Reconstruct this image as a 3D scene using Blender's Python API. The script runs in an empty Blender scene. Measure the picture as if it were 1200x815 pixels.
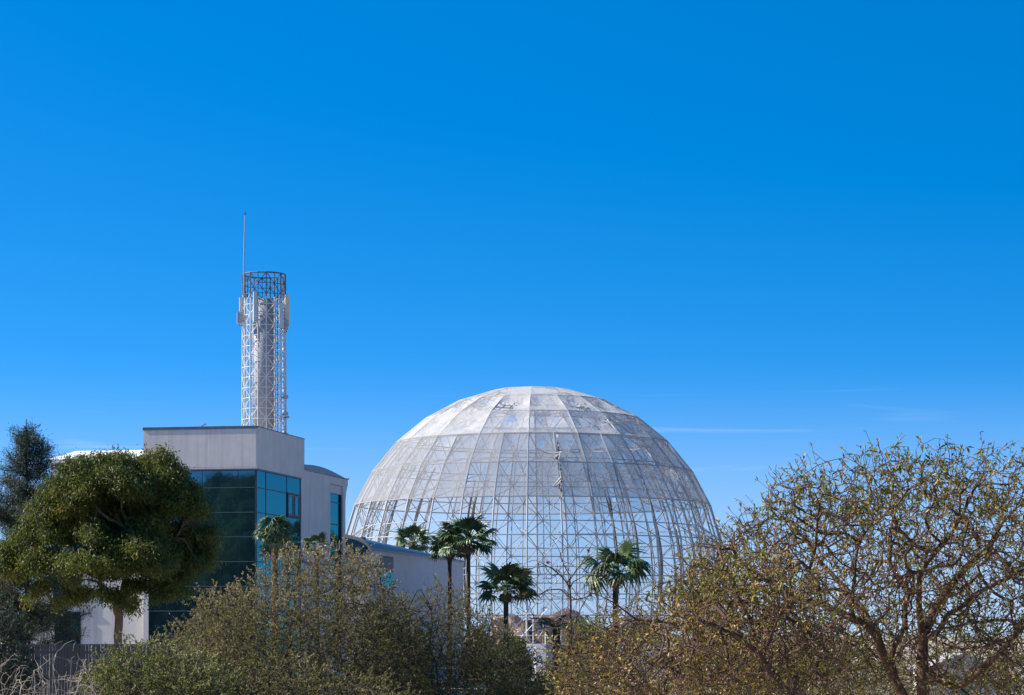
import bpy, math, random
import numpy as np
from mathutils import Vector, Matrix, kdtree
R = math.radians
sc = bpy.context.scene
C = sc.collection

# ------------------------------------------------------------------ camera
EYE, FOC, HOR = 4.0, 3000.0, 745.0        # eye height, focal length and horizon row (photo pixels, 1200 wide)
cam = bpy.data.cameras.new('camera'); camo = bpy.data.objects.new('camera', cam); C.objects.link(camo)
camo.location = (0, 0, EYE); camo.rotation_euler = (R(90), 0, 0)
cam.sensor_width = 36; cam.lens = 36 * FOC / 1200; cam.shift_y = (HOR - 407.5) / 1200
cam.clip_start = 0.5; cam.clip_end = 30000
sc.camera = camo

# ------------------------------------------------------------------ sky, sun, exposure
SUN_EL, SUN_AZ = R(36), R(-83.5)            # azimuth from +Y, negative = towards -X
world = bpy.data.worlds.new('World'); sc.world = world; world.use_nodes = True
nt = world.node_tree; nt.nodes.clear()
def wn(t, **k):
    n = nt.nodes.new(t)
    for a, b in k.items(): setattr(n, a, b)
    return n
L = nt.links.new
tc = wn('ShaderNodeTexCoord'); mp = wn('ShaderNodeMapping'); mp.inputs['Scale'].default_value = (1, 1, 2.85); mp.inputs['Location'].default_value = (0, 0, 0.10)
nrm = wn('ShaderNodeVectorMath', operation='NORMALIZE')
sky = wn('ShaderNodeTexSky'); sky.sky_type = 'NISHITA'; sky.sun_disc = False
sky.sun_elevation = SUN_EL; sky.sun_rotation = SUN_AZ; sky.altitude = 0
sky.air_density = 1.0; sky.dust_density = 0.4; sky.ozone_density = 3.0
hs = wn('ShaderNodeHueSaturation'); hs.inputs['Saturation'].default_value = 1.45; hs.inputs['Value'].default_value = 1.0
L(tc.outputs['Generated'], mp.inputs['Vector']); L(mp.outputs[0], nrm.inputs[0]); L(nrm.outputs[0], sky.inputs['Vector']); L(sky.outputs[0], hs.inputs['Color'])
# thin wisps of cirrus low over the horizon
mp2 = wn('ShaderNodeMapping'); mp2.inputs['Scale'].default_value = (9, 9, 150); mp2.inputs['Location'].default_value = (0.3, 0.1, 3.38)
nz = wn('ShaderNodeTexNoise'); nz.inputs['Scale'].default_value = 1.0; nz.inputs['Detail'].default_value = 6; nz.inputs['Distortion'].default_value = 0.6
rp = wn('ShaderNodeValToRGB'); rp.color_ramp.elements[0].position = 0.60; rp.color_ramp.elements[1].position = 0.85
sep = wn('ShaderNodeSeparateXYZ')
rp2 = wn('ShaderNodeValToRGB'); e = rp2.color_ramp.elements; e[0].position = 0.0; e[0].color = (1, 1, 1, 1); e[1].position = 0.105; e[1].color = (0, 0, 0, 1)
e2 = rp2.color_ramp.elements.new(0.06); e2.color = (0.8, 0.8, 0.8, 1)
mul = wn('ShaderNodeMath', operation='MULTIPLY'); mul2 = wn('ShaderNodeMath', operation='MULTIPLY'); mul2.inputs[1].default_value = 0.6
mixc = wn('ShaderNodeMix', data_type='RGBA'); mixc.inputs[7].default_value = (2.9, 3.5, 4.3, 1)
bg = wn('ShaderNodeBackground'); bg.inputs['Strength'].default_value = 0.128
out = wn('ShaderNodeOutputWorld')
L(tc.outputs['Generated'], mp2.inputs['Vector']); L(mp2.outputs[0], nz.inputs['Vector']); L(nz.outputs['Fac'], rp.inputs[0])
L(tc.outputs['Generated'], sep.inputs[0]); L(sep.outputs['Z'], rp2.inputs[0])
L(rp.outputs[0], mul.inputs[0]); L(rp2.outputs[0], mul.inputs[1]); L(mul.outputs[0], mul2.inputs[0])
rp3 = wn('ShaderNodeValToRGB'); e = rp3.color_ramp.elements; e[0].position = 0.0; e[0].color = (0.75, 0.75, 0.75, 1); e[1].position = 0.11; e[1].color = (0, 0, 0, 1)
rp3.color_ramp.interpolation = 'EASE'
mixh = wn('ShaderNodeMix', data_type='RGBA'); mixh.inputs[7].default_value = (2.1, 2.75, 3.9, 1)      # pale band of haze round the whole horizon
L(sep.outputs['Z'], rp3.inputs[0]); L(rp3.outputs[0], mixh.inputs[0]); L(hs.outputs[0], mixh.inputs[6])
L(mul2.outputs[0], mixc.inputs[0]); L(mixh.outputs[2], mixc.inputs[6]); L(mixc.outputs[2], bg.inputs['Color']); L(bg.outputs[0], out.inputs[0])

sl = bpy.data.lights.new('sun', 'SUN'); sl.energy = 4.6; sl.angle = R(0.5); sl.color = (1, 0.93, 0.82)
so = bpy.data.objects.new('sun', sl); C.objects.link(so)
sd = Vector((math.sin(SUN_AZ) * math.cos(SUN_EL), math.cos(SUN_AZ) * math.cos(SUN_EL), math.sin(SUN_EL)))
so.rotation_euler = sd.to_track_quat('Z', 'Y').to_euler(); so.location = (-60, 0, 60)
sc.view_settings.view_transform = 'Standard'; sc.view_settings.look = 'None'
sc.view_settings.exposure = 0.88; sc.view_settings.gamma = 1.0
sc.cycles.transparent_max_bounces = 24
sc.cycles.max_bounces = 6

# ------------------------------------------------------------------ helpers
def W(px, py, D): return Vector(((px - 600) / FOC * D, D, EYE + (HOR - py) / FOC * D))
def tag(o, label=None, cat=None, group=None, kind=None):
    if label: o['label'] = label
    if cat: o['category'] = cat
    if group: o['group'] = group
    if kind: o['kind'] = kind
    return o
def empty(name, loc=(0, 0, 0), rz=0, label=None, cat=None, group=None):
    o = bpy.data.objects.new(name, None); C.objects.link(o); o.location = loc; o.rotation_euler = (0, 0, rz)
    o.empty_display_size = 0.3
    return tag(o, label, cat, group)
def link(name, me, parent=None, mat=None, loc=(0, 0, 0)):
    o = bpy.data.objects.new(name, me); C.objects.link(o); o.location = loc
    if parent: o.parent = parent
    if mat and not me.materials: me.materials.append(mat)
    return o
def fast_mesh(name, V, F, smooth=False, tint=None):
    V = np.asarray(V, np.float32); F = np.asarray(F, np.int32); k = F.shape[1]
    me = bpy.data.meshes.new(name)
    me.vertices.add(len(V)); me.vertices.foreach_set('co', V.ravel())
    me.loops.add(F.size); me.loops.foreach_set('vertex_index', F.ravel())
    me.polygons.add(len(F)); me.polygons.foreach_set('loop_start', np.arange(0, F.size, k, dtype=np.int32))
    me.polygons.foreach_set('loop_total', np.full(len(F), k, np.int32))
    if smooth: me.polygons.foreach_set('use_smooth', np.ones(len(F), bool))
    if tint is not None:
        a = me.attributes.new('tint', 'FLOAT', 'FACE'); a.data.foreach_set('value', np.asarray(tint, np.float32))
    me.update(calc_edges=True)
    return me
class MB:
    """collects boxes, tubes and polygons for ONE mesh"""
    def __init__(s): s.v = []; s.f = []
    def add(s, v, f):
        b = len(s.v); s.v += [tuple(p) for p in v]; s.f += [tuple(b + i for i in q) for q in f]; return s
    def box(s, x0, x1, y0, y1, z0, z1):
        return s.add([(x0,y0,z0),(x1,y0,z0),(x1,y1,z0),(x0,y1,z0),(x0,y0,z1),(x1,y0,z1),(x1,y1,z1),(x0,y1,z1)],
              [(0,3,2,1),(4,5,6,7),(0,1,5,4),(1,2,6,5),(2,3,7,6),(3,0,4,7)])
    def tube(s, pts, r, n=6, closed=False, cap=True):
        P = np.array([tuple(p) for p in pts], float); m = len(P)
        rr = np.full(m, r) if np.isscalar(r) else np.array(r, float)
        if closed: T = np.roll(P, -1, 0) - np.roll(P, 1, 0)
        else: T = np.gradient(P, axis=0)
        T /= np.linalg.norm(T, axis=1)[:, None] + 1e-9
        a = np.abs(T).mean(0); ref = np.eye(3)[int(np.argmin(a))]
        U = np.cross(T, ref); U /= np.linalg.norm(U, axis=1)[:, None] + 1e-9
        Wv = np.cross(T, U)
        ang = np.arange(n) * 2 * math.pi / n
        V = P[:, None] + rr[:, None, None] * (np.cos(ang)[None, :, None] * U[:, None] + np.sin(ang)[None, :, None] * Wv[:, None])
        b = len(s.v); s.v += [tuple(p) for p in V.reshape(-1, 3)]
        for i in range(m if closed else m - 1):
            j = (i + 1) % m
            for k in range(n):
                k2 = (k + 1) % n
                s.f.append((b + i*n + k, b + i*n + k2, b + j*n + k2, b + j*n + k))
        if cap and not closed:
            s.f.append(tuple(b + k for k in reversed(range(n)))); s.f.append(tuple(b + (m-1)*n + k for k in range(n)))
        return s
    def prism(s, poly, axis, a0, a1):
        """poly: 2d points; extruded along axis 0/1/2 (the two others in order)"""
        n = len(poly)
        def p3(p, a):
            return {0: (a, p[0], p[1]), 1: (p[0], a, p[1]), 2: (p[0], p[1], a)}[axis]
        v = [p3(p, a0) for p in poly] + [p3(p, a1) for p in poly]
        f = [tuple(range(n)), tuple(reversed(range(n, 2*n)))] + [(i, i + n, (i+1) % n + n, (i+1) % n) for i in range(n)]
        return s.add(v, f)
    def mesh(s, name, smooth=False):
        me = bpy.data.meshes.new(name); me.from_pydata(s.v, [], s.f)
        if smooth:
            me.polygons.foreach_set('use_smooth', np.ones(len(me.polygons), bool))
        me.update(); return me
    def build(s, name, mat, parent=None, smooth=False, loc=(0, 0, 0)):
        import bmesh
        me = s.mesh(name, smooth)
        bm = bmesh.new(); bm.from_mesh(me); bmesh.ops.recalc_face_normals(bm, faces=bm.faces); bm.to_mesh(me); bm.free()
        me.materials.append(mat); return link(name, me, parent, None, loc)

# ------------------------------------------------------------------ materials
def mat(name, col, rough=0.7, var=0.0, vscale=3.0, bump=0.0, bscale=30.0, metal=0.0, spec=0.3, streak=0.0, streak_col=None, stretch=(1, 1, 1)):
    m = bpy.data.materials.new(name); m.use_nodes = True; t = m.node_tree; b = t.nodes['Principled BSDF']
    b.inputs['Base Color'].default_value = (*col, 1); b.inputs['Roughness'].default_value = rough
    b.inputs['Metallic'].default_value = metal; b.inputs['Specular IOR Level'].default_value = spec
    co = t.nodes.new('ShaderNodeTexCoord')
    cur = None
    if var > 0:
        mm = t.nodes.new('ShaderNodeMapping'); mm.inputs['Scale'].default_value = stretch
        n = t.nodes.new('ShaderNodeTexNoise'); n.inputs['Scale'].default_value = vscale; n.inputs['Detail'].default_value = 7; n.inputs['Roughness'].default_value = 0.6
        r = t.nodes.new('ShaderNodeValToRGB'); r.color_ramp.elements[0].position = 0.3; r.color_ramp.elements[1].position = 0.72
        r.color_ramp.elements[0].color = (*[max(0, c * (1 - var)) for c in col], 1); r.color_ramp.elements[1].color = (*[min(1, c * (1 + var * 0.6)) for c in col], 1)
        t.links.new(co.outputs['Object'], mm.inputs[0]); t.links.new(mm.outputs[0], n.inputs[0]); t.links.new(n.outputs['Fac'], r.inputs[0]); cur = r.outputs[0]
        t.links.new(cur, b.inputs['Base Color'])
    if streak > 0:
        mm = t.nodes.new('ShaderNodeMapping'); mm.inputs['Scale'].default_value = (2.2, 2.2, 0.12)
        n = t.nodes.new('ShaderNodeTexNoise'); n.inputs['Scale'].default_value = 1.6; n.inputs['Detail'].default_value = 8
        r = t.nodes.new('ShaderNodeValToRGB'); r.color_ramp.elements[0].position = 0.48; r.color_ramp.elements[1].position = 0.75
        r.color_ramp.elements[1].color = (streak, streak, streak, 1)
        x = t.nodes.new('ShaderNodeMix'); x.data_type = 'RGBA'; x.inputs[6].default_value = (*col, 1); x.inputs[7].default_value = (*(streak_col or [c * 0.5 for c in col]), 1)
        t.links.new(co.outputs['Object'], mm.inputs[0]); t.links.new(mm.outputs[0], n.inputs[0]); t.links.new(n.outputs['Fac'], r.inputs[0]); t.links.new(r.outputs[0], x.inputs[0])
        if cur: t.links.new(cur, x.inputs[6])
        t.links.new(x.outputs[2], b.inputs['Base Color'])
    if bump > 0:
        n = t.nodes.new('ShaderNodeTexNoise'); n.inputs['Scale'].default_value = bscale; n.inputs['Detail'].default_value = 5
        bp = t.nodes.new('ShaderNodeBump'); bp.inputs['Strength'].default_value = bump; bp.inputs['Distance'].default_value = 0.05
        t.links.new(co.outputs['Object'], n.inputs[0]); t.links.new(n.outputs['Fac'], bp.inputs['Height']); t.links.new(bp.outputs[0], b.inputs['Normal'])
    return m
def leafmat(name, stops, trans=0.35, rough=0.45, spec=0.35):
    """stops: [(pos, colour)] looked up by the per-leaf 'tint' attribute"""
    m = bpy.data.materials.new(name); m.use_nodes = True; t = m.node_tree; b = t.nodes['Principled BSDF']; o = t.nodes['Material Output']
    a = t.nodes.new('ShaderNodeAttribute'); a.attribute_name = 'tint'
    r = t.nodes.new('ShaderNodeValToRGB'); el = r.color_ramp.elements
    while len(el) < len(stops): el.new(0.5)
    for e_, (p, c) in zip(el, stops): e_.position = p; e_.color = (*c, 1)
    b.inputs['Roughness'].default_value = rough; b.inputs['Specular IOR Level'].default_value = spec
    tr = t.nodes.new('ShaderNodeBsdfTranslucent'); mx = t.nodes.new('ShaderNodeMixShader'); mx.inputs[0].default_value = trans
    t.links.new(a.outputs['Fac'], r.inputs[0]); t.links.new(r.outputs[0], b.inputs['Base Color']); t.links.new(r.outputs[0], tr.inputs['Color'])
    t.links.new(b.outputs[0], mx.inputs[1]); t.links.new(tr.outputs[0], mx.inputs[2]); t.links.new(mx.outputs[0], o.inputs['Surface'])
    return m
def glassmat(name, tint, base, refl=0.6, rough=0.03):
    """coated curtain-wall glass: dark body colour with a tinted mirror coat, slightly wavy"""
    m = bpy.data.materials.new(name); m.use_nodes = True; t = m.node_tree; o = t.nodes['Material Output']; b = t.nodes['Principled BSDF']
    b.inputs['Base Color'].default_value = (*base, 1); b.inputs['Roughness'].default_value = 0.2; b.inputs['Specular IOR Level'].default_value = 0.3
    g = t.nodes.new('ShaderNodeBsdfGlossy'); g.inputs['Color'].default_value = (*tint, 1); g.inputs['Roughness'].default_value = rough
    mx = t.nodes.new('ShaderNodeMixShader'); mx.inputs[0].default_value = refl
    co = t.nodes.new('ShaderNodeTexCoord'); n = t.nodes.new('ShaderNodeTexNoise'); n.inputs['Scale'].default_value = 0.9; n.inputs['Detail'].default_value = 2
    bp = t.nodes.new('ShaderNodeBump'); bp.inputs['Strength'].default_value = 0.15; bp.inputs['Distance'].default_value = 0.02
    t.links.new(co.outputs['Object'], n.inputs[0]); t.links.new(n.outputs['Fac'], bp.inputs['Height']); t.links.new(bp.outputs[0], g.inputs['Normal'])
    t.links.new(b.outputs[0], mx.inputs[1]); t.links.new(g.outputs[0], mx.inputs[2]); t.links.new(mx.outputs[0], o.inputs['Surface'])
    return m
def netmat(name, col, cover, spread, scale=0.6, trans=0.5, bump=0.3):
    """woven shade net: part of each bit of surface is thread, the rest is hole"""
    m = bpy.data.materials.new(name); m.use_nodes = True; t = m.node_tree; o = t.nodes['Material Output']; t.nodes.remove(t.nodes['Principled BSDF'])
    co = t.nodes.new('ShaderNodeTexCoord'); n = t.nodes.new('ShaderNodeTexNoise'); n.inputs['Scale'].default_value = scale; n.inputs['Detail'].default_value = 7; n.inputs['Roughness'].default_value = 0.62
    oi = t.nodes.new('ShaderNodeObjectInfo')
    mr = t.nodes.new('ShaderNodeMapRange'); mr.inputs['From Min'].default_value = 0.3; mr.inputs['From Max'].default_value = 0.7; mr.inputs['To Min'].default_value = cover - spread; mr.inputs['To Max'].default_value = cover + spread
    ob = t.nodes.new('ShaderNodeMapRange'); ob.inputs['To Min'].default_value = -spread * 0.8; ob.inputs['To Max'].default_value = spread * 0.8
    ad = t.nodes.new('ShaderNodeMath'); ad.operation = 'ADD'; ad.use_clamp = True
    d = t.nodes.new('ShaderNodeBsdfDiffuse'); d.inputs[0].default_value = (*col, 1)
    tl = t.nodes.new('ShaderNodeBsdfTranslucent'); tl.inputs[0].default_value = (*col, 1)
    mx = t.nodes.new('ShaderNodeMixShader'); mx.inputs[0].default_value = trans
    tp = t.nodes.new('ShaderNodeBsdfTransparent'); mx2 = t.nodes.new('ShaderNodeMixShader')
    n2 = t.nodes.new('ShaderNodeTexNoise'); n2.inputs['Scale'].default_value = 1.3; n2.inputs['Detail'].default_value = 4; n2.inputs['Distortion'].default_value = 1.2
    bp = t.nodes.new('ShaderNodeBump'); bp.inputs['Strength'].default_value = bump; bp.inputs['Distance'].default_value = 0.3
    lk = t.links.new
    lk(co.outputs['Object'], n.inputs[0]); lk(co.outputs['Object'], n2.inputs[0]); lk(n.outputs['Fac'], mr.inputs[0]); lk(oi.outputs['Random'], ob.inputs[0]); lk(mr.outputs[0], ad.inputs[0]); lk(ob.outputs[0], ad.inputs[1])
    lk(n2.outputs['Fac'], bp.inputs['Height']); lk(bp.outputs[0], d.inputs['Normal']); lk(bp.outputs[0], tl.inputs['Normal'])
    lk(d.outputs[0], mx.inputs[1]); lk(tl.outputs[0], mx.inputs[2]); lk(ad.outputs[0], mx2.inputs[0]); lk(tp.outputs[0], mx2.inputs[1]); lk(mx.outputs[0], mx2.inputs[2]); lk(mx2.outputs[0], o.inputs['Surface'])
    return m
M = dict(
    ground=mat('dry_ground', (0.40, 0.34, 0.27), 0.95, 0.45, 0.4, 0.5, 4),
    render_wall=mat('painted_render', (0.62, 0.59, 0.555), 0.9, 0.10, 0.8, 0.12, 6, streak=0.6, streak_col=(0.42, 0.39, 0.37)),
    trim=mat('blue_grey_flashing', (0.08, 0.12, 0.17), 0.5, 0.2, 2),
    vault=mat('blue_sheet_roof', (0.17, 0.22, 0.27), 0.45, 0.2, 1.5),
    mullion=mat('dark_mullion', (0.03, 0.045, 0.06), 0.5),
    interior=mat('dark_interior', (0.03, 0.035, 0.04), 0.9),
    transom=mat('teal_grey_transom', (0.05, 0.08, 0.095), 0.5),
    glass_front=glassmat('teal_glass', (0.20, 0.46, 0.58), (0.004, 0.022, 0.032), 0.34),
    glass_blue=glassmat('blue_glass', (0.004, 0.23, 0.28), (0.003, 0.06, 0.085), 0.8),
    white=mat('white_paint', (0.78, 0.78, 0.77), 0.6, 0.06, 1.5),
    steel=mat('white_steel', (0.40, 0.405, 0.41), 0.5, 0.12, 0.4),
    steel_dark=mat('blue_grey_steel', (0.10, 0.115, 0.14), 0.5, 0.2, 2),
    tower_steel=mat('tower_steel', (0.62, 0.62, 0.615), 0.5, 0.12, 0.4),
    core=mat('tower_core_sheet', (0.36, 0.37, 0.40), 0.6, 0.14, 1.2, streak=0.4),
    antenna=mat('antenna_plastic', (0.55, 0.56, 0.54), 0.5, 0.1, 2),
    antenna_cream=mat('cream_antenna_plastic', (0.72, 0.68, 0.55), 0.5, 0.1, 2),
    dish=mat('dish_grey', (0.35, 0.37, 0.4), 0.4),
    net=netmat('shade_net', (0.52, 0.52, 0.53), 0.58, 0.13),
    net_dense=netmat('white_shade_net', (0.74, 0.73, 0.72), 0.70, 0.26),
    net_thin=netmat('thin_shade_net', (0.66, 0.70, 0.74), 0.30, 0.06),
    curtain=mat('rolled_brown_net', (0.38, 0.34, 0.31), 0.95, 0.4, 2),
    strand=mat('torn_net', (0.36, 0.35, 0.35), 0.95, 0.5, 1.2),
    rock=mat('pink_rock', (0.50, 0.33, 0.25), 0.9, 0.35, 0.8, 0.6, 3),
    rock_dark=mat('brown_rock', (0.14, 0.10, 0.085), 0.95, 0.4, 0.8, 0.6, 3),
    concrete=mat('concrete', (0.36, 0.35, 0.34), 0.9, 0.2, 1, 0.2, 8),
    lilac=mat('pale_lilac_render', (0.57, 0.53, 0.53), 0.9, 0.1, 0.8, 0.1, 6),
    bark=mat('brown_bark', (0.135, 0.078, 0.052), 0.95, 0.45, 6, 0.6, 30, stretch=(1, 1, 0.3)),
    bark_grey=mat('grey_bark', (0.11, 0.085, 0.065), 0.95, 0.4, 6, 0.5, 30),
    bark_euca=mat('eucalyptus_bark', (0.22, 0.14, 0.09), 0.9, 0.5, 2, 0.4, 10, stretch=(1, 1, 0.3)),
    bark_palm=mat('palm_bark', (0.085, 0.06, 0.045), 0.95, 0.4, 3, 0.8, 12, stretch=(1, 1, 4)),
    twig_pale=mat('bleached_twig', (0.34, 0.29, 0.24), 0.8, 0.4, 5),
    frond=mat('palm_frond', (0.075, 0.12, 0.034), 0.4, 0.35, 2, spec=0.5),
    frond_dead=mat('dry_palm_frond', (0.20, 0.145, 0.08), 0.9, 0.35, 3),
    frond_yellow=mat('yellow_green_frond', (0.10, 0.13, 0.03), 0.5, 0.4, 2),
    fence=mat('weathered_fence', (0.12, 0.108, 0.10), 0.85, 0.35, 1.0, 0.2, 10, stretch=(1, 1, 0.3)),
    red=mat('red_blossom', (0.45, 0.03, 0.03), 0.7),
)
G = (0.045, 0.075, 0.022)
M['l_euca'] = leafmat('eucalyptus_leaf', [(0, (0.04, 0.062, 0.018)), (0.45, (0.105, 0.135, 0.026)), (0.8, (0.19, 0.20, 0.035)), (0.94, (0.30, 0.25, 0.04)), (1, (0.34, 0.21, 0.045))], 0.42)
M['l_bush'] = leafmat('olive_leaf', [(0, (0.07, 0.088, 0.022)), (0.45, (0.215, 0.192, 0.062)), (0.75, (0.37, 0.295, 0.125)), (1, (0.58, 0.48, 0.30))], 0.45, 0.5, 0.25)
M['l_green'] = leafmat('green_shrub_leaf', [(0, (0.06, 0.09, 0.022)), (0.5, (0.155, 0.185, 0.045)), (0.85, (0.29, 0.28, 0.095)), (1, (0.46, 0.42, 0.23))], 0.42, 0.5, 0.25)
M['l_right'] = leafmat('turning_leaf', [(0, (0.11, 0.13, 0.025)), (0.4, (0.27, 0.235, 0.035)), (0.65, (0.44, 0.32, 0.045)), (0.82, (0.42, 0.22, 0.06)), (1, (0.54, 0.36, 0.19))], 0.35)
M['l_dry'] = leafmat('dry_shrub_leaf', [(0, (0.08, 0.09, 0.028)), (0.5, (0.19, 0.165, 0.06)), (1, (0.36, 0.26, 0.14))], 0.3)
M['l_conifer'] = leafmat('conifer_needle', [(0, (0.035, 0.056, 0.036)), (0.6, (0.085, 0.115, 0.07)), (0.9, (0.14, 0.135, 0.10)), (1, (0.15, 0.11, 0.07))], 0.15, 0.6, 0.2)

# ------------------------------------------------------------------ ground
gv = [(-9000, -2000, 0), (9000, -2000, 0), (9000, 16000, 0), (-9000, 16000, 0)]
tag(MB().add(gv, [(0, 1, 2, 3)]).build('ground', M['ground']), kind='structure')

# ------------------------------------------------------------------ office building
OB = Vector((-16.94, 170, 0)); RB = math.atan2(-0.2, 0.98)
bld = empty('office_building', OB, RB, 'pale grey office block with teal and bright blue curtain walls beside the dome', 'building')
UNIT = MB().box(-0.5, 0.5, -0.5, 0.5, -0.5, 0.5).mesh('unit_box')
panes = {}
def pane(parent, x0, x1, y0, y1, z0, z1, m, name='pane'):
    if m.name not in panes:
        me = UNIT.copy(); me.materials.append(m); panes[m.name] = me
    o = link(name, panes[m.name], parent, None, ((x0+x1)/2, (y0+y1)/2, (z0+z1)/2)); o.scale = (x1-x0, y1-y0, z1-z0); return o
WX, DY, HT, ZG = -7.93, 11.3, 17.88, 15.1
MB().box(WX+0.4, -0.4, 0.4, DY, 0, ZG-0.02).build('core_wall', M['interior'], bld)
MB().box(WX, 0, 0, DY, ZG, HT-0.3).build('upper_wall', M['render_wall'], bld)
pw = MB().box(WX, 0, 0, 0.25, HT-0.298, HT).box(-0.25, 0, 0.252, DY, HT-0.298, HT).box(WX, WX+0.25, 0.252, DY, HT-0.298, HT).box(WX+0.252, -0.252, DY-0.25, DY, HT-0.298, HT)
pw.build('parapet', M['render_wall'], bld)
MB().box(WX-0.03, 0.0, -0.05, 0.30, HT-0.13, HT+0.06).box(-0.3, 0.03, 0.302, DY+0.03, HT+0.002, HT+0.05).build('roof_trim', M['trim'], bld)
MB().box(WX-0.004, 0.02, -0.03, 0.1, ZG-0.09, ZG-0.005).box(-0.1, 0.03, 0.102, 10.5, ZG-0.11, ZG-0.005).build('soffit_strip', M['steel_dark'], bld)
MB().box(WX-0.003, WX+0.35, 0.02, DY-0.01, 0, ZG-0.01).build('side_wall', M['render_wall'], bld)
MB().box(-0.36, -0.001, 10.5, DY-0.002, 0, ZG-0.002).build('corner_pier', M['render_wall'], bld)
npn = 3
for i in range(npn):
    a = WX+0.06 + i*(-WX-0.12)/npn; b_ = a + (-WX-0.12)/npn - 0.010
    MB().box(a, b_, -0.006, -0.0005, ZG+0.14, HT-0.16).build('wall_panel', M['render_wall'], bld)
for i in range(3):
    a = 0.08 + i*(DY-0.16)/3; MB().box(0.0005, 0.006, a, a+(DY-0.16)/3-0.010, ZG+0.14, HT-0.06).build('wall_panel', M['render_wall'], bld)
for x, y in ((-6.2, 6.5), (-1.6, 9.0)): MB().box(x, x+0.9, y, y+0.7, HT-0.298, HT+0.32).build('roof_vent', M['tower_steel'], bld)
MB().tube([(-7.0, 9.5, HT-0.3), (-7.0, 9.5, HT+0.9), (-6.7, 9.5, HT+1.05)], 0.05, 6).build('vent_pipe', M['steel_dark'], bld)
rows = [ZG-0.1, 13.85, 12.2, 10.57, 8.92, 7.28, 5.64, 4.0, 2.35, 0.4]
cols = [WX + 0.36 + i * (-(WX + 0.36) - 0.06) / 6 for i in range(7)]
mf, mr_ = MB(), MB()
for i in range(len(rows)-1):
    z1, z0 = rows[i], rows[i+1]
    for j in range(6):
        pane(bld, cols[j]+0.025, cols[j+1]-0.025, 0.06, 0.09, z0+0.03, z1-0.03, M['glass_front'])
    MB().box(cols[0], -0.02, 0.05, 0.15, z0-0.029, z0+0.029).build('transom', M['transom'], bld)
    sc_ = [0.10, 2.2, 7.13, 10.48]
    for j in range(3):
        if i == 1 and j == 2: continue
        pane(bld, -0.09, -0.06, sc_[j]+0.03, sc_[j+1]-0.03, z0+0.03, z1-0.03, M['glass_blue'])
    mr_.box(-0.15, -0.035, 0.10, 10.48, z0-0.035, z0+0.035)
for x in cols: mf.box(x-0.025, x+0.025, 0.068, 0.15, 0.4, ZG-0.1)
for y in (0.10, 2.2, 7.13, 10.45): mr_.box(-0.15, -0.04, y-0.05, y+0.05, 0.4, ZG-0.11)
mf.build('front_window_frame', mat('teal_mullion', (0.018, 0.035, 0.045), 0.5), bld); mr_.build('side_window_frame', M['mullion'], bld)
cw = MB().box(-0.12, 0.02, 7.2, 7.34, 12.2, 13.9).box(-0.12, 0.02, 8.72, 8.96, 12.341, 13.799).box(-0.12, 0.02, 10.2, 10.44, 12.2, 13.9).box(-0.12, 0.018, 7.341, 10.199, 12.2, 12.34).box(-0.12, 0.018, 7.341, 10.199, 13.8, 13.9)
cas = cw.build('casement_window', M['mullion'], bld)
for a, b in ((7.36, 8.70), (8.98, 10.18)):
    fr = MB().box(-0.1, -0.01, a, a+0.12, 12.36, 13.78).box(-0.1, -0.01, b-0.12, b, 12.36, 13.78).box(-0.1, -0.012, a+0.121, b-0.121, 12.36, 12.46).box(-0.1, -0.012, a+0.121, b-0.121, 13.68, 13.78)
    fr.build('sash', mat('grey_brown_sash', (0.22, 0.19, 0.18), 0.6), cas)
    pane(cas, -0.08, -0.05, a+0.13, b-0.13, 12.47, 13.67, M['glass_blue'])
# rear wing: wall with a flared cornice under a low vaulted roof
def arc(f, a, b, n): return [(a + (b-a)*i/n, f(a + (b-a)*i/n)) for i in range(n+1)]
wz = 15.7
prof = [(DY+0.002, 0), (22.3, 0), (22.3, 13.8), (22.34, 14.2), (22.48, 14.65), (22.72, 15.05), (23.0, 15.3), (23.0, wz), (DY+0.002, wz)]
wins = [(18.1, 21.6, 5.0, 15.15)]
# the wall as strips round its window opening
rw = MB().prism([(DY+0.002, 0), (18.1, 0), (18.1, wz), (DY+0.002, wz)], 0, -0.35, 0)
rw.prism([(18.102, 15.15), (21.598, 15.15), (21.598, wz-0.002), (18.102, wz-0.002)], 0, -0.35, -0.002)
rw.prism([(18.102, 0), (21.598, 0), (21.598, 3.0), (18.102, 3.0)], 0, -0.35, -0.002)
rw.prism([(21.6, 0)] + prof[1:8] + [(21.6, wz)], 0, -0.35, 0)
rw.prism([(p[0]-0.004 if p[0] > 20 else p[0], p[1]) for p in prof], 0, -8.6, -0.352)
rw.build('rear_wall', M['render_wall'], bld)
vf = lambda y: 15.72 + 0.48 * max(0.0, math.sin(math.pi * (0.30 + 0.70 * (y - DY) / (22.9 - DY)))) ** 1.2
top = arc(vf, DY+0.004, 23.0, 24); top[-1] = (23.12, 15.86); top.append((23.14, 15.72))
MB().prism(top + [(DY+0.004, 15.705)], 0, -8.62, 0.06).build('vaulted_roof', M['vault'], bld)
rwin = MB().box(-0.30, -0.14, 18.12, 21.58, 14.5, 15.13).build('lintel_panel', M['lilac'], bld)
zz = [14.5, 13.85, 12.22, 10.6, 8.9, 7.2, 5.5, 3.02]
mw = MB()
for i in range(len(zz)-1):
    pane(bld, -0.22, -0.19, 18.16, 21.54, zz[i+1]+0.03, zz[i]-0.03, M['glass_blue'])
    mw.box(-0.28, -0.16, 18.12, 21.58, zz[i+1]-0.035, zz[i+1]+0.035)
mw.box(-0.28, -0.10, 21.42, 21.58, 3.1, 14.49)
mw.build('rear_window_frame', M['mullion'], bld)
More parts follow.
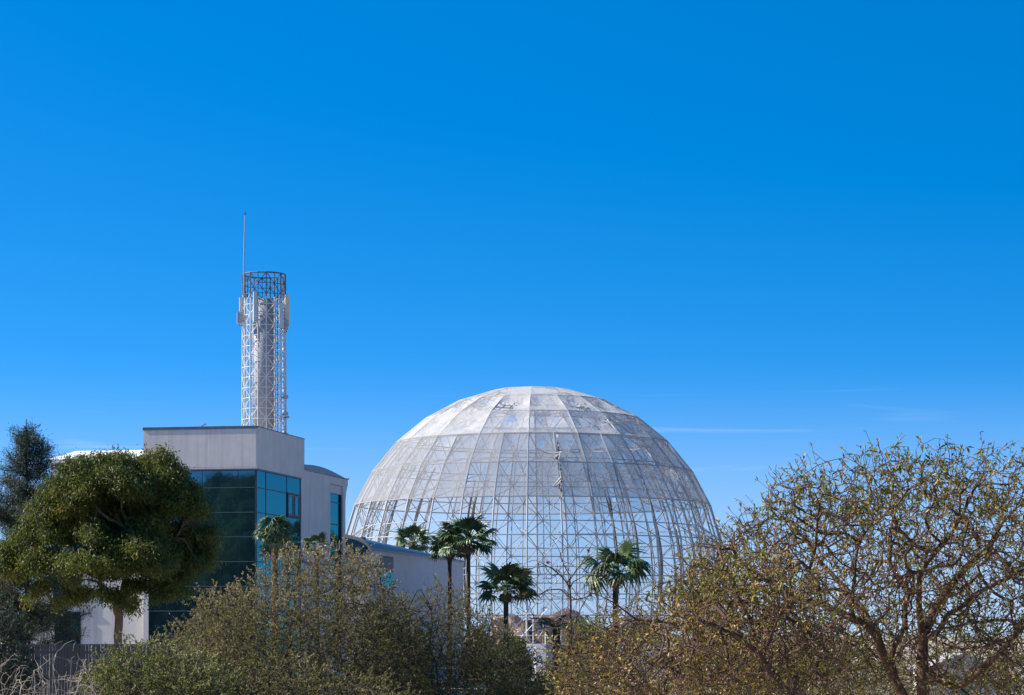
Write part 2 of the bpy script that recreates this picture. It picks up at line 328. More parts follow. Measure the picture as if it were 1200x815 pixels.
# left wing
LX = -14.9
MB().box(LX, WX-0.006, 1.0, 12, 0, 15.7).box(LX-1.9, LX-0.002, 1.02, 10, 0, 7.5).build('left_wall', M['render_wall'], bld)
MB().prism([(0.7, 15.702), (12.2, 15.702), (12.2, 16.9), (6, 16.9), (0.7, 15.95)], 0, LX-0.1, WX-0.008).build('left_roof', M['white'], bld)
MB().box(LX, WX-0.01, 0.93, 0.998, 15.25, 15.6).build('left_soffit_strip', M['steel_dark'], bld)
for (x0, x1, z0, z1) in [(-14.7, -12.7, 6.3, 10.4), (-14.6, -12.75, 1.2, 5.6)]:
    w_ = MB().box(x0, x1, 0.90, 0.998, z0, z1).build('window', M['mullion'], bld)
    n = 3
    for i in range(n):
        a = x0 + (x1-x0)*i/n; b = x0 + (x1-x0)*(i+1)/n
        pane(w_, a+0.06, b-0.06, 0.86, 0.899, z0+0.08, z1-0.08, M['glass_front'])
    MB().box(x0-0.06, x1+0.06, 0.82, 0.996, z0-0.12, z0-0.004).build('sill', M['render_wall'], w_)
# low louvre screen on the roof
rs = empty('roof_screen', (0, 0, 0), 0, 'low white louvre screen on the flat office roof', 'screen')
rs.location = OB + Matrix.Rotation(RB, 3, 'Z') @ Vector((-4.6, 4.0, HT-0.3)); rs.rotation_euler = (0, 0, RB)
for i in range(6): MB().box(i*0.66-0.03, i*0.66+0.03, -0.03, 0.03, 0, 0.66).build('post', M['white'], rs)
for k in range(3): MB().box(-0.05, 3.4, -0.06, -0.032, 0.34+k*0.11, 0.40+k*0.11).build('slat', M['white'], rs)

# ------------------------------------------------------------------ annex with vaulted roof
OA = Vector(((432-600)/FOC*195, 195, 0))
anx = empty('annex_building', OA, RB, 'low pale annex with a barrel-vaulted blue roof between office and dome', 'building')
AW, AL, AZ, AR = 5.2, 33.0, 10.75, 1.0
vz = lambda x: AZ + AR * math.sqrt(max(0, 1 - ((x + AW/2) / (AW/2 + 0.02)) ** 2)) ** 1.0
MB().box(-AW, 0, 0.6, AL, 0, AZ-0.15).build('wall', M['lilac'], anx)
MB().box(-AW, -0.002, 0.0, 0.598, 0, AZ-0.6).build('front_wall', M['lilac'], anx)
def loft(y0, y1, r0, r1, th, over=0.12, n=24):
    V = []
    for y, rs in ((y0, r0), (y1, r1)):
        xs = [-AW - over + (AW + 2*over) * i / n for i in range(n+1)]
        f = lambda x, o: AZ - 0.14 + (rs + o) * math.sqrt(max(0, 1 - ((x + AW/2) / (AW/2 + over + 0.005)) ** 2))
        V += [(x, y, f(x, 0.0) + 0.001) for x in xs] + [(x, y, f(x, 0) - th) for x in reversed(xs)]
    m = 2*(n+1); F = [tuple(range(m)), tuple(reversed(range(m, 2*m)))] + [(i, i+m, (i+1) % m + m, (i+1) % m) for i in range(m)]
    return MB().add(V, F)
loft(0.25, AL+0.3, AR+0.12, 0.20, 0.16).build('vaulted_roof', M['vault'], anx)
loft(-0.35, 0.247, AR+0.16, AR+0.15, 0.26, 0.16).build('arch_rim', M['concrete'], anx)
MB().box(-AW+0.3, -0.3, 0.3, 0.34, AZ-0.58, AZ+0.75).build('lunette_pane', M['glass_front'], anx)
MB().box(-0.05, 0.10, 0.603, AL, AZ-0.24, AZ-0.14).build('gutter', M['concrete'], anx)
for (s0, s1, z0, z1) in [(3.5, 7.5, 7.6, 10.2), (3.5, 7.5, 2.6, 5.2), (11, 14, 2.6, 5.2)]:
    w_ = MB().box(0.001, 0.05, s0, s1, z0, z1).build('window', M['mullion'], anx)
    zm = z0 + (z1-z0)*0.55
    pane(w_, 0.052, 0.075, s0+0.12, s1-0.12, z0+0.1, zm-0.05, M['glass_blue'])
    pane(w_, 0.052, 0.075, s0+0.12, s1-0.12, zm+0.05, z1-0.1, mat('grey_shutter', (0.2, 0.19, 0.2), 0.8), 'shutter')

# ------------------------------------------------------------------ antenna tower
TX, TY, TZ0 = (309.5-600)/FOC*178.5, 178.5, HT-0.298
tw = empty('antenna_tower', (TX, TY, TZ0), 0, 'white octagonal steel lattice tower with antennas on the office roof', 'tower')
zt = lambda py: EYE + (HOR-py)/FOC*178.5 - TZ0
TR, H, ZD = 1.49, zt(322.5), zt(351)
NC = 16; oc = [R(-90 + 360/NC*(i+0.5)) for i in range(NC)]
def tp(i, z, r=TR): a = oc[i % NC]; k = r * (1.0 + 0.03*(1-z/H)); return (k*math.cos(a), k*math.sin(a), z)
nl = 16; lv = [H * i / nl for i in range(nl+1)]
kd_ = nl - 2.4
for i in range(NC):
    MB().tube([tp(i, 0), tp(i, ZD)], 0.045, 6).build('column', M['tower_steel'], tw)
    MB().tube([tp(i, ZD+0.002), tp(i, H)], 0.042, 6).build('top_column', M['steel_dark'], tw)
br, brd = MB(), MB()
for k in range(nl+1):
    z = lv[k]; m_ = brd if z > ZD else br
    for i in range(NC):
        m_.tube([tp(i, z), tp(i+1, z)], 0.028 if z < H-0.1 else 0.055, 5)
        if k < nl:
            a, b = (i, i+1) if (i + k) % 2 == 0 else (i+1, i)
            (brd if lv[k+1] > ZD + 0.3 else br).tube([tp(a, z), tp(b, lv[k+1])], 0.027, 5)
tag(br.build('brace_lattice', M['tower_steel'], tw), kind='stuff'); tag(brd.build('top_brace_lattice', M['steel_dark'], tw), kind='stuff')
MB().tube([(0, 0, 0), (0, 0, zt(351.5))], 0.80, 24).build('core_tube', M['core'], tw, True)
lad = MB()
for sx in (-0.16, 0.16): lad.tube([(0.9+sx*0.5, -0.75+sx, 0), (0.9+sx*0.5, -0.75+sx, H-0.4)], 0.022, 5)
for k in range(34): lad.tube([(0.82, -0.91, 0.3+k*0.32), (0.98, -0.59, 0.3+k*0.32)], 0.014, 4)
lad.build('ladder', M['steel_dark'], tw)
def ant(px, y0, y1, w, d, dep, m, name='panel_antenna'):
    x = (px-309.5)/FOC*178.5
    z0, z1 = zt(y1), zt(y0)
    o = MB().prism([(x-w/2, dep), (x-w*0.35, dep-d), (x+w*0.35, dep-d), (x+w/2, dep), (x+w*0.3, dep+d*0.4), (x-w*0.3, dep+d*0.4)], 2, z0, z1).build(name, m, tw)
    MB().tube([(x, dep+d*0.4+0.05, z0-0.12), (x, dep+d*0.4+0.05, z1+0.1)], 0.035, 6).build('bracket_pole', M['steel_dark'], o)
    MB().tube([(x, dep+0.1, (z0*3+z1)/4), (x*0.75, dep*0.75, (z0*3+z1)/4)], 0.03, 5).build('bracket_arm', M['steel_dark'], o)
ant(302, 346, 381, 0.30, 0.16, -1.62, M['antenna'])
ant(337.5, 347, 384, 0.34, 0.2, -0.5, M['antenna_cream'])
ant(331.5, 358, 387, 0.30, 0.16, -1.15, M['antenna'])
ant(283, 350, 381, 0.22, 0.16, -0.4, M['antenna_cream'])
ant(281.3, 368, 381, 0.30, 0.22, -0.65, M['dish'], 'radio_unit')
ant(336.5, 378, 389, 0.26, 0.2, -0.75, M['dish'], 'radio_unit')
ant(327, 347, 371, 0.26, 0.15, 1.2, M['antenna'])
for (px, py, r) in ((336, 466.5, 0.17), (336.5, 486, 0.14), (338.5, 490, 0.10)):
    x = (px-309.5)/FOC*178.5; z = zt(py)
    d_ = MB().tube([(x, -0.75, z), (x, -0.70, z), (x, -0.55, z), (x, -0.48, z)], [r*0.98, r, r*0.8, r*0.35], 14).build('dish_antenna', M['dish'], tw)
    MB().tube([(x, -0.5, z), (x-0.30, -0.45, z-0.02), (1.42, -0.42, z-0.02)], 0.03, 5).build('arm', M['steel_dark'], d_)
mx_ = (286.5-309.5)/FOC*178.5
ms = MB().tube([(mx_, -0.55, zt(352)), (mx_+0.02, -0.55, zt(300)), (mx_+0.09, -0.55, zt(251))], [0.055, 0.04, 0.025], 6).build('lightning_mast', M['dish'], tw)
MB().tube([(mx_+0.02, -0.55, zt(252.5)), (mx_+0.16, -0.55, zt(252.5))], 0.05, 5).tube([(mx_+0.09, -0.55, zt(252)), (mx_+0.09, -0.55, zt(249.5))], 0.03, 5).build('mast_tip', M['steel_dark'], ms)

# ------------------------------------------------------------------ dome
DD, RD = 293.3, 22.0
DC = Vector(((624-600)/FOC*DD, DD, EYE + 66/FOC*DD))
dome = empty('net_covered_dome', (DC.x, DC.y, 0), 0, 'huge steel space-frame dome covered with pale torn shade net', 'dome')
PH0 = -92.0
def dn(k, phi, rad=RD):
    th = R(11.25*k); a = R(PH0 + phi)
    return Vector((rad*math.sin(th)*math.cos(a), rad*math.sin(th)*math.sin(a), DC.z + rad*math.cos(th)))
KB = math.degrees(math.acos(-(DC.z-0.35)/RD)) / 11.25
KS = list(range(4, 11)) + [KB]
RIB, RNG, DIA, INN = 0.10, 0.075, 0.045, 0.06
for j in range(36):
    ks = ([1] if j % 4 == 0 else []) + ([2, 3] if j % 2 == 0 else []) + KS
    MB().tube([dn(k, 10*j) for k in ks], RIB, 6).build('rib', M['steel'], dome, True)
for k in [1, 2, 3] + KS:
    n = 9 if k == 1 else 18 if k < 4 else 36
    MB().tube([dn(k, 360/n*i) for i in range(n)], RNG, 6, closed=True).build('ring', M['steel'], dome, True)
RI = RD - 1.7
for j in range(36):
    MB().tube([dn(k+0.5, 10*j+5, RI) for k in range(4, 10)] + [dn(KB, 10*j+5, RI)], INN, 5).build('inner_rib', M['steel'], dome, True)
for j in range(18):
    MB().tube([dn(k+0.5, 20*j+10, RI) for k in range(1, 4)], INN, 5).build('inner_rib', M['steel'], dome, True)
for k in range(1, 10):
    n = 18 if k < 4 else 36
    MB().tube([dn(k+0.5, 360/n*(i+0.5), RI) for i in range(n)], INN, 5, closed=True).build('inner_ring', M['steel'], dome, True)
dg = MB()
for k in range(1, 10):
    n = 18 if k < 4 else 36
    for i in range(n):
        c = dn(k+0.5, 360/n*(i+0.5), RI)
        for kk in (k, k+1):
            if kk == 1: 
                if i % 2 == 0: dg.tube([c, dn(1, 40*((i//2) % 9))], DIA, 4)
                continue
            for ii in (i, i+1): dg.tube([c, dn(kk, 360/n*ii)], DIA, 4)
    if k == 3:
        for i in range(36):
            dg.tube([dn(4.5, 10*i+5, RI), dn(3.5, 20*(i//2)+10, RI)], DIA, 4)
tag(dg.build('diagonal_lattice', M['steel'], dome), kind='stuff')
MB().tube([dn(KB, 5*i, RD-0.8) - Vector((0, 0, dn(KB, 0).z - 0.2)) for i in range(72)], 0.7, 8, closed=True).build('base_kerb', M['concrete'], dome)
rng = np.random.default_rng(11)
def net_panel(k0, k1, f0, f1, m, sag=0.25, tear=0.0, wr=0.05, n=8, rad=RD+0.10, name='net_panel'):
    a, b = dn(k0, f0, rad), dn(k0, f1, rad); c, d = dn(k1, f0, rad), dn(k1, f1, rad)
    nor = ((a+b+c+d)/4 - Vector((0, 0, DC.z))).normalized()
    V = []; ph = rng.random(6) * 6.28
    for i in range(n+1):
        v = i/n
        for j in range(n+1):
            u = j/n
            p = a*(1-u)*(1-v) + b*u*(1-v) + c*(1-u)*v + d*u*v
            w = 16*u*(1-u)*v*(1-v)
            dz = -sag*w + wr*w*(math.sin(9*u+4*v+ph[0]) + math.sin(14*v-6*u+ph[1]) + math.sin(23*u+11*v+ph[2]))
            V.append(tuple(p + nor*dz))
    F = []
    cu, cv = rng.random(), rng.random()*0.6+0.4
    for i in range(n):
        for j in range(n):
            u, v = (j+0.5)/n, (i+0.5)/n
            if tear > 0 and math.hypot((u-cu)*1.0, (v-cv)*0.8) + 0.25*rng.random() < tear: continue
            q = i*(n+1)+j; F.append((q, q+1, q+n+2, q+n+1))
    if len(F) < 4: return
    me = fast_mesh(name, V, F, True); me.materials.append(m); link(name, me, dome)
apex = dn(0, 0, RD+0.1)
for i in range(9):
    p, q = dn(1, 40*i, RD+0.1), dn(1, 40*(i+1), RD+0.1)
    MB().add([apex, p, q, (p+q)/2*0.5 + apex*0.5 - Vector((0, 0, 0.12))], [(0, 1, 3), (1, 2, 3), (2, 0, 3)]).build('net_panel', M['net_dense'], dome, True)
for i in range(18):
    # ring 1 has nine nodes: build the first band as ruled panels from it
    a0 = 40*(i//2); a1 = a0+40
    A, B = dn(1, a0, RD+0.1), dn(1, a1, RD+0.1)
    t0, t1 = (i % 2)/2, (i % 2)/2 + 0.5
    P = [A.lerp(B, t0), A.lerp(B, t1), dn(2, 20*i, RD+0.1), dn(2, 20*i+20, RD+0.1)]
    MB().add([P[0], P[1], P[3], P[2]], [(0, 1, 2, 3)]).build('net_panel', M['net_dense'], dome)
    f = (20*i + PH0 + 10 + 450) % 360
    front = min((20*i) % 360, 360-(20*i) % 360)
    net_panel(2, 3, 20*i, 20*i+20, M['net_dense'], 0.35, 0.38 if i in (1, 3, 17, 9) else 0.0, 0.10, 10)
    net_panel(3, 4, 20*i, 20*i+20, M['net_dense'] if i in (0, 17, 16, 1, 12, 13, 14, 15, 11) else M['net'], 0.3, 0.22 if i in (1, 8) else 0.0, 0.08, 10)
for i in range(36):
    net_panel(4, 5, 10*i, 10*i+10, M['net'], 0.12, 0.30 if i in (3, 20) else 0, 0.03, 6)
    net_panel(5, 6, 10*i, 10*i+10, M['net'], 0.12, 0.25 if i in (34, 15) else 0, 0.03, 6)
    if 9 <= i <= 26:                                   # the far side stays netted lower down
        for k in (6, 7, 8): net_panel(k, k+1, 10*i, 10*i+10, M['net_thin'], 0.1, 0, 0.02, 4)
# rolled nets hanging inside the frame
for ph, w_, k0 in ((-55, 0.75, 4.6), (-41, 0.7, 4.7), (-20, 0.5, 5.2), (29, 0.45, 5.0), (37, 0.5, 4.6), (47, 0.6, 4.4), (57, 0.7, 4.5), (68, 0.6, 4.6), (-72, 0.6, 5.2), (150, 0.6, 5), (205, 0.6, 5), (238, 0.6, 5)):
    ks = np.linspace(k0, 9.0, 30); m_ = MB(); V = []
    for i, k in enumerate(ks):                          # a flat folded strip, thicker where the folds bunch
        w2 = w_*0.36*(0.8+0.25*math.sin(k*5+ph)*math.sin(k*2.3)) * min(1, 4*(i/29)+0.15)
        c = dn(k, ph + 0.10*math.sin(k*4+ph), RI-0.45); t_ = (dn(k, ph+1, RI)-dn(k, ph-1, RI)).normalized(); o_ = (c-Vector((0, 0, DC.z))).normalized()
        for j in range(7): V.append(c + t_*w2*(j/3-1) + o_*0.10*(1 if j % 2 else -1)*(0.6+0.4*math.sin(k*3+j)))
    F = [(i*7+j, i*7+j+1, i*7+j+8, i*7+j+7) for i in range(29) for j in range(6)]
    m_.add(V, F).build('rolled_net', M['curtain'], dome)
V = []; F = []; n = 60
for i in range(n):                                      # a ripped, twisted ribbon of net hanging down the front
    k = 4.0 + 2.05*i/(n-1); tw_ = i*0.55 + math.sin(i*0.37)*1.5
    c = dn(k, 10.9 - 0.7*i/n + 0.32*math.sin(i*0.42)*math.exp(-i/40), RD+0.30)
    t_ = (dn(k, 12)-dn(k, 8)).normalized(); o_ = (c-Vector((0, 0, DC.z))).normalized(); w2 = 0.13 + 0.12*abs(math.sin(i*0.8)*math.sin(i*0.31)) + (0.22 if 18 < i < 27 else 0)
    for j in range(5): V.append(c + (t_*math.cos(tw_)+o_*0.6*math.sin(tw_))*w2*(j/2-1) + o_*0.05*(j % 2))
    if i: F += [((i-1)*5+j, (i-1)*5+j+1, i*5+j+1, i*5+j) for j in range(4)]
st = MB().add(V, F).build('torn_net_strand', M['strand'], dome)
for i0, dx, dz in ((22, -2.4, 0.5), (24, -2.0, -0.4), (44, -2.6, -1.8), (46, -1.2, -0.5)):
    p0 = V[i0*5+2]; q = [p0 + Vector((dx*u, -0.05, dz*u - 0.35*math.sin(math.pi*u))) for u in (0, 0.25, 0.5, 0.75, 1)]
    MB().tube(q, [0.13, 0.06, 0.05, 0.035, 0.02], 4).build('torn_net_strand', M['strand'], dome)

# ------------------------------------------------------------------ inside and before the dome
def rock(name, loc, sx, sy, sz, m, seed, label, n=5):
    import bmesh
    bm = bmesh.new(); bmesh.ops.create_icosphere(bm, subdivisions=4, radius=1)
    r = np.random.default_rng(seed); D_ = r.normal(size=(26, 3)); D_ /= np.linalg.norm(D_, axis=1)[:, None]; h = 0.62 + 0.34*r.random(26)
    for v in bm.verts:
        p = np.array(v.co); d = D_ @ p; k = d > 0.25
        s = min(1.0, float((h[k]/d[k]).min())) if k.any() else 1.0
        v.co = Vector(p*s*(1+0.05*math.sin(p[0]*9+p[2]*7)))
    me = bpy.data.meshes.new(name); bm.to_mesh(me); bm.free(); me.materials.append(m)
    o = link(name, me, None, None, loc); o.scale = (sx, sy, sz)
    return tag(o, label, 'rock')
b = W(650, 730, 286); rock('rock_outcrop', (b.x, 286, 2.2), 6.4, 3.5, 5.6, M['rock'], 3, 'broad pink sandstone mound inside the dome behind the bare tree')
b = W(604, 740, 287); rock('rock_outcrop', (b.x-0.6, 288, 2.0), 3.4, 3, 4.6, M['rock'], 5, 'smaller pink rock inside the dome behind the stout fan palm')
b = W(628, 745, 280); rock('rock_outcrop', (b.x, 280.5, 1.5), 2.6, 2, 4.6, M['rock_dark'], 8, 'dark brown rock behind the white scaffold inside the dome')
b = W(735, 745, 284); rock('rock_outcrop', (b.x, 284, 1.5), 5.0, 3.6, 5.4, M['rock_dark'], 9, 'dark brown rock mound inside the dome under the shaggy fan palm')
# white tube scaffold
sb = W(621, 760, 262)
scf = empty('tube_scaffold', (sb.x, 262, 0), 0, 'white tube scaffold with crossed braces before the dark rock', 'scaffold')
zs = [0, 1.5, 4.0, 6.3]
for x in (-1.7, -0.35, 0.35, 1.6):
    for y in (0, 1.5): MB().tube([(x, y, 0), (x, y, 6.6 if abs(x) < 1 else 4.2)], 0.055, 5).build('standard', M['white'], scf)
for z in (1.5, 3.1, 4.0, 6.2):
    for y in (0, 1.5): MB().tube([(-1.8 if z < 5 else -0.5, y-0.06, z), (1.7 if z < 5 else 0.5, y-0.06, z)], 0.05, 5).build('ledger', M['white'], scf)
for a in (((-2.6, -0.1, 6.4), (0.3, -0.1, 3.0)), ((-1.7, -0.1, 3.0), (1.9, -0.1, 6.8)), ((1.6, -0.1, 3.1), (3.0, -0.1, 4.8)), ((-2.8, -0.1, 3.6), (-1.6, -0.1, 1.5))):
    MB().tube(a, 0.05, 5).build('diagonal_brace', M['white'], scf)
# little service building
kb = W(598, 780, 246)
kio = empty('service_hut', (kb.x, 246, 0), RB, 'low white flat-roofed service hut with a corner post before the dome', 'hut')
MB().box(0.0, 3.4, 0, 3, 0, 3.0).build('wall', M['white'], kio)
MB().box(-0.1, 3.5, -0.15, 3.1, 3.002, 3.12).build('roof', M['white'], kio)
MB().box(2.45, 2.65, -0.9, -0.7, 0, 2.95).build('post', M['white'], kio)
MB().box(0.5, 0.56, -0.06, -0.005, 0, 2.9).build('downpipe', M['steel_dark'], kio)
MB().box(1.0, 1.9, -0.05, -0.004, 0.1, 2.1).build('door', M['concrete'], kio)
lb = W(634, 780, 244)
wl = empty('garden_wall', (lb.x, 244, 0), RB, 'pale lilac rendered wall running right of the service hut', 'wall')
MB().box(0, 14, 0, 0.3, 0, 3.1).build('wall_body', M['lilac'], wl); MB().box(-0.05, 14.05, -0.05, 0.35, 3.102, 3.22).build('coping', M['lilac'], wl)
MB().box(-0.4, 0.55, -0.4, 0.5, 0, 3.22).build('end_pier', M['white'], wl)
hb = W(1088, 790, 130)
hh = empty('garden_house', (hb.x, 130, 0), 0, 'small pale house half hidden behind the bare tree', 'house')
MB().box(0, 3.4, 0, 5, 0, 2.3).build('wall', M['lilac'], hh)
MB().prism([(-0.3, 2.302), (3.7, 2.302), (1.7, 3.1)], 1, -0.3, 5.3).build('roof', M['concrete'], hh)
w_ = MB().box(1.2, 2.2, -0.04, -0.004, 0.9, 1.9).build('window', M['mullion'], hh); pane(w_, 1.27, 2.13, -0.06, -0.042, 0.97, 1.83, M['glass_blue'])
# slatted fence on its plinth
fb = W(20, 780, 95)
fen = empty('slat_fence', (fb.x-1.5, 95, 0), 0, 'tall weathered grey slat fence below the eucalyptus', 'fence')
MB().box(0, 9, 0, 0.25, 0, 1.4).build('plinth', M['concrete'], fen)
FT = EYE + (HOR-755)/FOC*95
SL = MB().box(-0.049, 0.049, -0.02, 0.02, 0, FT-1.45).mesh('slat'); SL.materials.append(M['fence'])
rj = random.Random(4)
for i in range(80):
    o = link('slat', SL, fen, None, (0.06+i*0.112, 0.06+rj.uniform(-0.008, 0.008), 1.402)); o.rotation_euler = (0, rj.uniform(-0.006, 0.006), 0)
for z in (1.7, FT-0.35): MB().box(0, 9, 0.084, 0.13, z, z+0.08).build('rail', M['fence'], fen)
MB().box(0, 9, 0.02, 0.12, FT-0.045, FT).build('top_rail', M['steel_dark'], fen)
for i in range(5): MB().box(i*2.2, i*2.2+0.09, 0.132, 0.22, 1.402, FT-0.05).build('post', M['fence'], fen)

# ------------------------------------------------------------------ vegetation tools
def cat_rom(P, step):
    P = [np.array(p, float) for p in P]; Q = [2*P[0]-P[1]] + P + [2*P[-1]-P[-2]]; out_ = []
    for i in range(1, len(Q)-2):
        n = max(1, int(np.linalg.norm(Q[i+1]-Q[i]) / step))
        for k in range(n):
            t = k/n
            out_.append(0.5*((2*Q[i]) + (Q[i+1]-Q[i-1])*t + (2*Q[i-1]-5*Q[i]+4*Q[i+1]-Q[i+2])*t*t + (3*Q[i]-Q[i-1]-3*Q[i+1]+Q[i+2])*t**3))
    out_.append(P[-1]); return out_
class Grow:
    """limbs are laid by hand, every finer branch grows from the nearest older wood towards a point of the crown's volume"""
    def __init__(s, seed): s.r = np.random.default_rng(seed); s.p = []; s.par = []; s.ch = []; s.tips = []; s.limbs = []
    def near(s, q):
        return int(np.argmin(((np.array(s.p)-q)**2).sum(1)))
    def limb(s, pts, step=0.25, jit=0.03, attach=True):
        Q = cat_rom(pts, step); c = []
        a = -1
        if s.p and attach: a = s.near(Q[0]); c.append(a)
        for i, q in enumerate(Q):
            if i == 0 and a >= 0: continue
            s.p.append(q + s.r.normal(0, jit, 3)*(i > 0)); s.par.append(a); a = len(s.p)-1; c.append(a)
        s.ch.append(c); s.limbs.append(c); return s
    def level(s, pts, step, bend=0.45, up=0.15, maxd=9, jit=0.12, batches=3, tips=False):
        for B in np.array_split(np.asarray(pts), batches):
            kd = kdtree.KDTree(len(s.p))
            for i, q in enumerate(s.p): kd.insert(q, i)
            kd.balance()
            for t in B:
                _, a, d = kd.find(t)
                if d > maxd or d < step*0.6: continue
                q = s.p[a]; g = s.par[a]; dr = (q - s.p[g]) if g >= 0 else np.array((0, 0, 1.0))
                dr = dr/(np.linalg.norm(dr)+1e-9)
                ctl = q + (dr*bend + np.array((0, 0, up)))*d
                n = max(1, int(round(d/step))); c = [a]
                for k in range(1, n+1):
                    u = k/n; w = (1-u)**2*q + 2*u*(1-u)*ctl + u*u*t
                    if k < n: w = w + s.r.normal(0, jit*step, 3)
                    s.p.append(w); s.par.append(a); a = len(s.p)-1; c.append(a)
                s.ch.append(c)
                if tips: s.tips.append(a)
        return s
    def radii(s, tip, e):
        n = len(s.p); acc = np.zeros(n); rad = np.zeros(n)
        for i in range(n-1, -1, -1):
            rad[i] = max(tip, acc[i]**(1/e)) if acc[i] > 0 else tip
            if s.par[i] >= 0: acc[s.par[i]] += rad[i]**e
        for c in s.ch[1:]:
            for i in c[1:]: rad[i] = min(rad[i], rad[s.par[i]]*(0.9 if s.par[i] == c[0] else 1.0))
        for c in s.limbs[1:]:
            m = len(c)-1; r0 = rad[c[1]]
            for j, i in enumerate(c[1:]): rad[i] = max(tip, min(rad[i], r0*(1-0.93*j/m)))
        for c in s.ch[1:]:
            for i in c[1:]: rad[i] = min(rad[i], rad[s.par[i]]*(0.9 if s.par[i] == c[0] else 1.0))
        s.rad = rad; return rad
    def mesh(s, name, tip=0.005, e=2.5, minr=0.0):
        rad = s.radii(tip, e); P = np.array(s.p); VV = []; FF = []; b = 0
        for c in s.ch:
            Q = P[c]; r = np.maximum(rad[c], minr).copy()
            if s.par[c[0]] >= -1 and len(c) > 1: r[0] = min(r[0], r[1]*1.25)
            m = len(c); n = 9 if r.max() > 0.06 else 6 if r.max() > 0.02 else 3
            if m < 2: continue
            T = np.empty_like(Q); T[1:-1] = Q[2:]-Q[:-2]; T[0] = Q[1]-Q[0]; T[-1] = Q[-1]-Q[-2]
            T /= np.linalg.norm(T, axis=1)[:, None]+1e-9
            ref = np.eye(3)[int(np.argmin(np.abs(T).mean(0)))]
            U = np.cross(T, ref); U /= np.linalg.norm(U, axis=1)[:, None]+1e-9; Wv = np.cross(T, U)
            an = np.arange(n)*2*math.pi/n
            VV.append((Q[:, None] + r[:, None, None]*(np.cos(an)[None, :, None]*U[:, None] + np.sin(an)[None, :, None]*Wv[:, None])).reshape(-1, 3))
            i = np.arange(m-1)[:, None]*n; k = np.arange(n)[None]; k2 = (k+1) % n
            FF.append((b + np.stack([i+k, i+k2, i+n+k2, i+n+k], -1)).reshape(-1, 4)); b += m*n
        return fast_mesh(name, np.concatenate(VV), np.concatenate(FF), True)
    def sprays(s, cen, frac, length, out=0.5, up=0.3, droop=0.2, n=3, rnd=0.35):
        cen = np.array(cen, float); s.sp = []
        for a in list(s.tips):
            if s.r.random() > frac: continue
            q = s.p[a]; d0 = q - s.p[s.par[a]]; d0 = d0/(np.linalg.norm(d0)+1e-9); o = q-cen; o = o/(np.linalg.norm(o)+1e-9)
            d = 0.45*d0 + out*o + np.array((0, 0, up)) + s.r.normal(0, rnd, 3); d /= np.linalg.norm(d)
            l = length*s.r.uniform(0.4, 1.1); c = [a]; b = a
            for k in range(1, n+1):
                u = k/n; s.p.append(q + d*l*u - np.array((0, 0, droop*l*u*u)) + s.r.normal(0, 0.03*l, 3)); s.par.append(b); b = len(s.p)-1; c.append(b)
            s.ch.append(c); s.sp.append(c)
        return s
    def spray_leaves(s, per, spread=0.8):
        C_ = np.array(s.sp); P = np.array(s.p); m = len(C_); n = C_.shape[1]-1
        cnt = s.r.poisson(per, m); i = np.repeat(np.arange(m), cnt); k = len(i); u = s.r.uniform(0.05, 1.0, k)*n; f = np.minimum(u.astype(int), n-1); w = (u-f)[:, None]
        A = P[C_[i, f]]; B = P[C_[i, f+1]]; d = unit(B-A)
        return A*(1-w)+B*w, d*0.7 + s.r.normal(0, spread*0.6, (k, 3)), i
    def dirs(s, idx):
        P = np.array(s.p); par = np.array(s.par)[idx]; d = P[idx]-P[np.maximum(par, 0)]
        return d/(np.linalg.norm(d, axis=1)[:, None]+1e-9)
def unit(v): return v/(np.linalg.norm(v, axis=1)[:, None]+1e-9)
def leaf_mesh(name, P, D, N, Ln, Wd, tint, curl=0.12):
    """one folded four-point leaf at each point"""
    D = unit(D); S = unit(np.cross(D, N)); Nn = np.cross(S, D); n = len(P)
    Ln = np.broadcast_to(Ln, n)[:, None]; Wd = np.broadcast_to(Wd, n)[:, None]
    V = np.stack([P, P + D*Ln*0.45 + S*Wd*0.5 + Nn*Wd*0.18, P + D*Ln - Nn*Ln*curl, P + D*Ln*0.45 - S*Wd*0.5 + Nn*Wd*0.18], 1).reshape(-1, 3)
    i = np.arange(n)[:, None]*4
    F = np.concatenate([i + np.array([[0, 1, 2]]), i + np.array([[0, 2, 3]])], 1).reshape(-1, 3)
    return fast_mesh(name, V, F, False, np.repeat(np.clip(tint, 0, 1), 2))
def region(r, contour, bottom, D0, dd, n, shell=1.3, shrink=0.4):
    """points in a crown whose outline follows the contour (photo pixels at the tree's own distance), rounded off in depth"""
    xs, ys = np.array(contour, float).T
    px = r.uniform(xs[0], xs[-1], n); u = r.uniform(-1, 1, n)
    top = np.interp(px, xs, ys); top = top + u*u*(bottom-top)*shrink
    py = top + (bottom-top)*r.random(n)**shell
    k = D0/FOC
    return np.stack([(px-600)*k, D0 + u*dd, EYE + (HOR-py)*k], 1)
def PW(px, py, D, dy=0.0): k = D/FOC; return ((px-600)*k, D+dy, EYE + (HOR-py)*k)

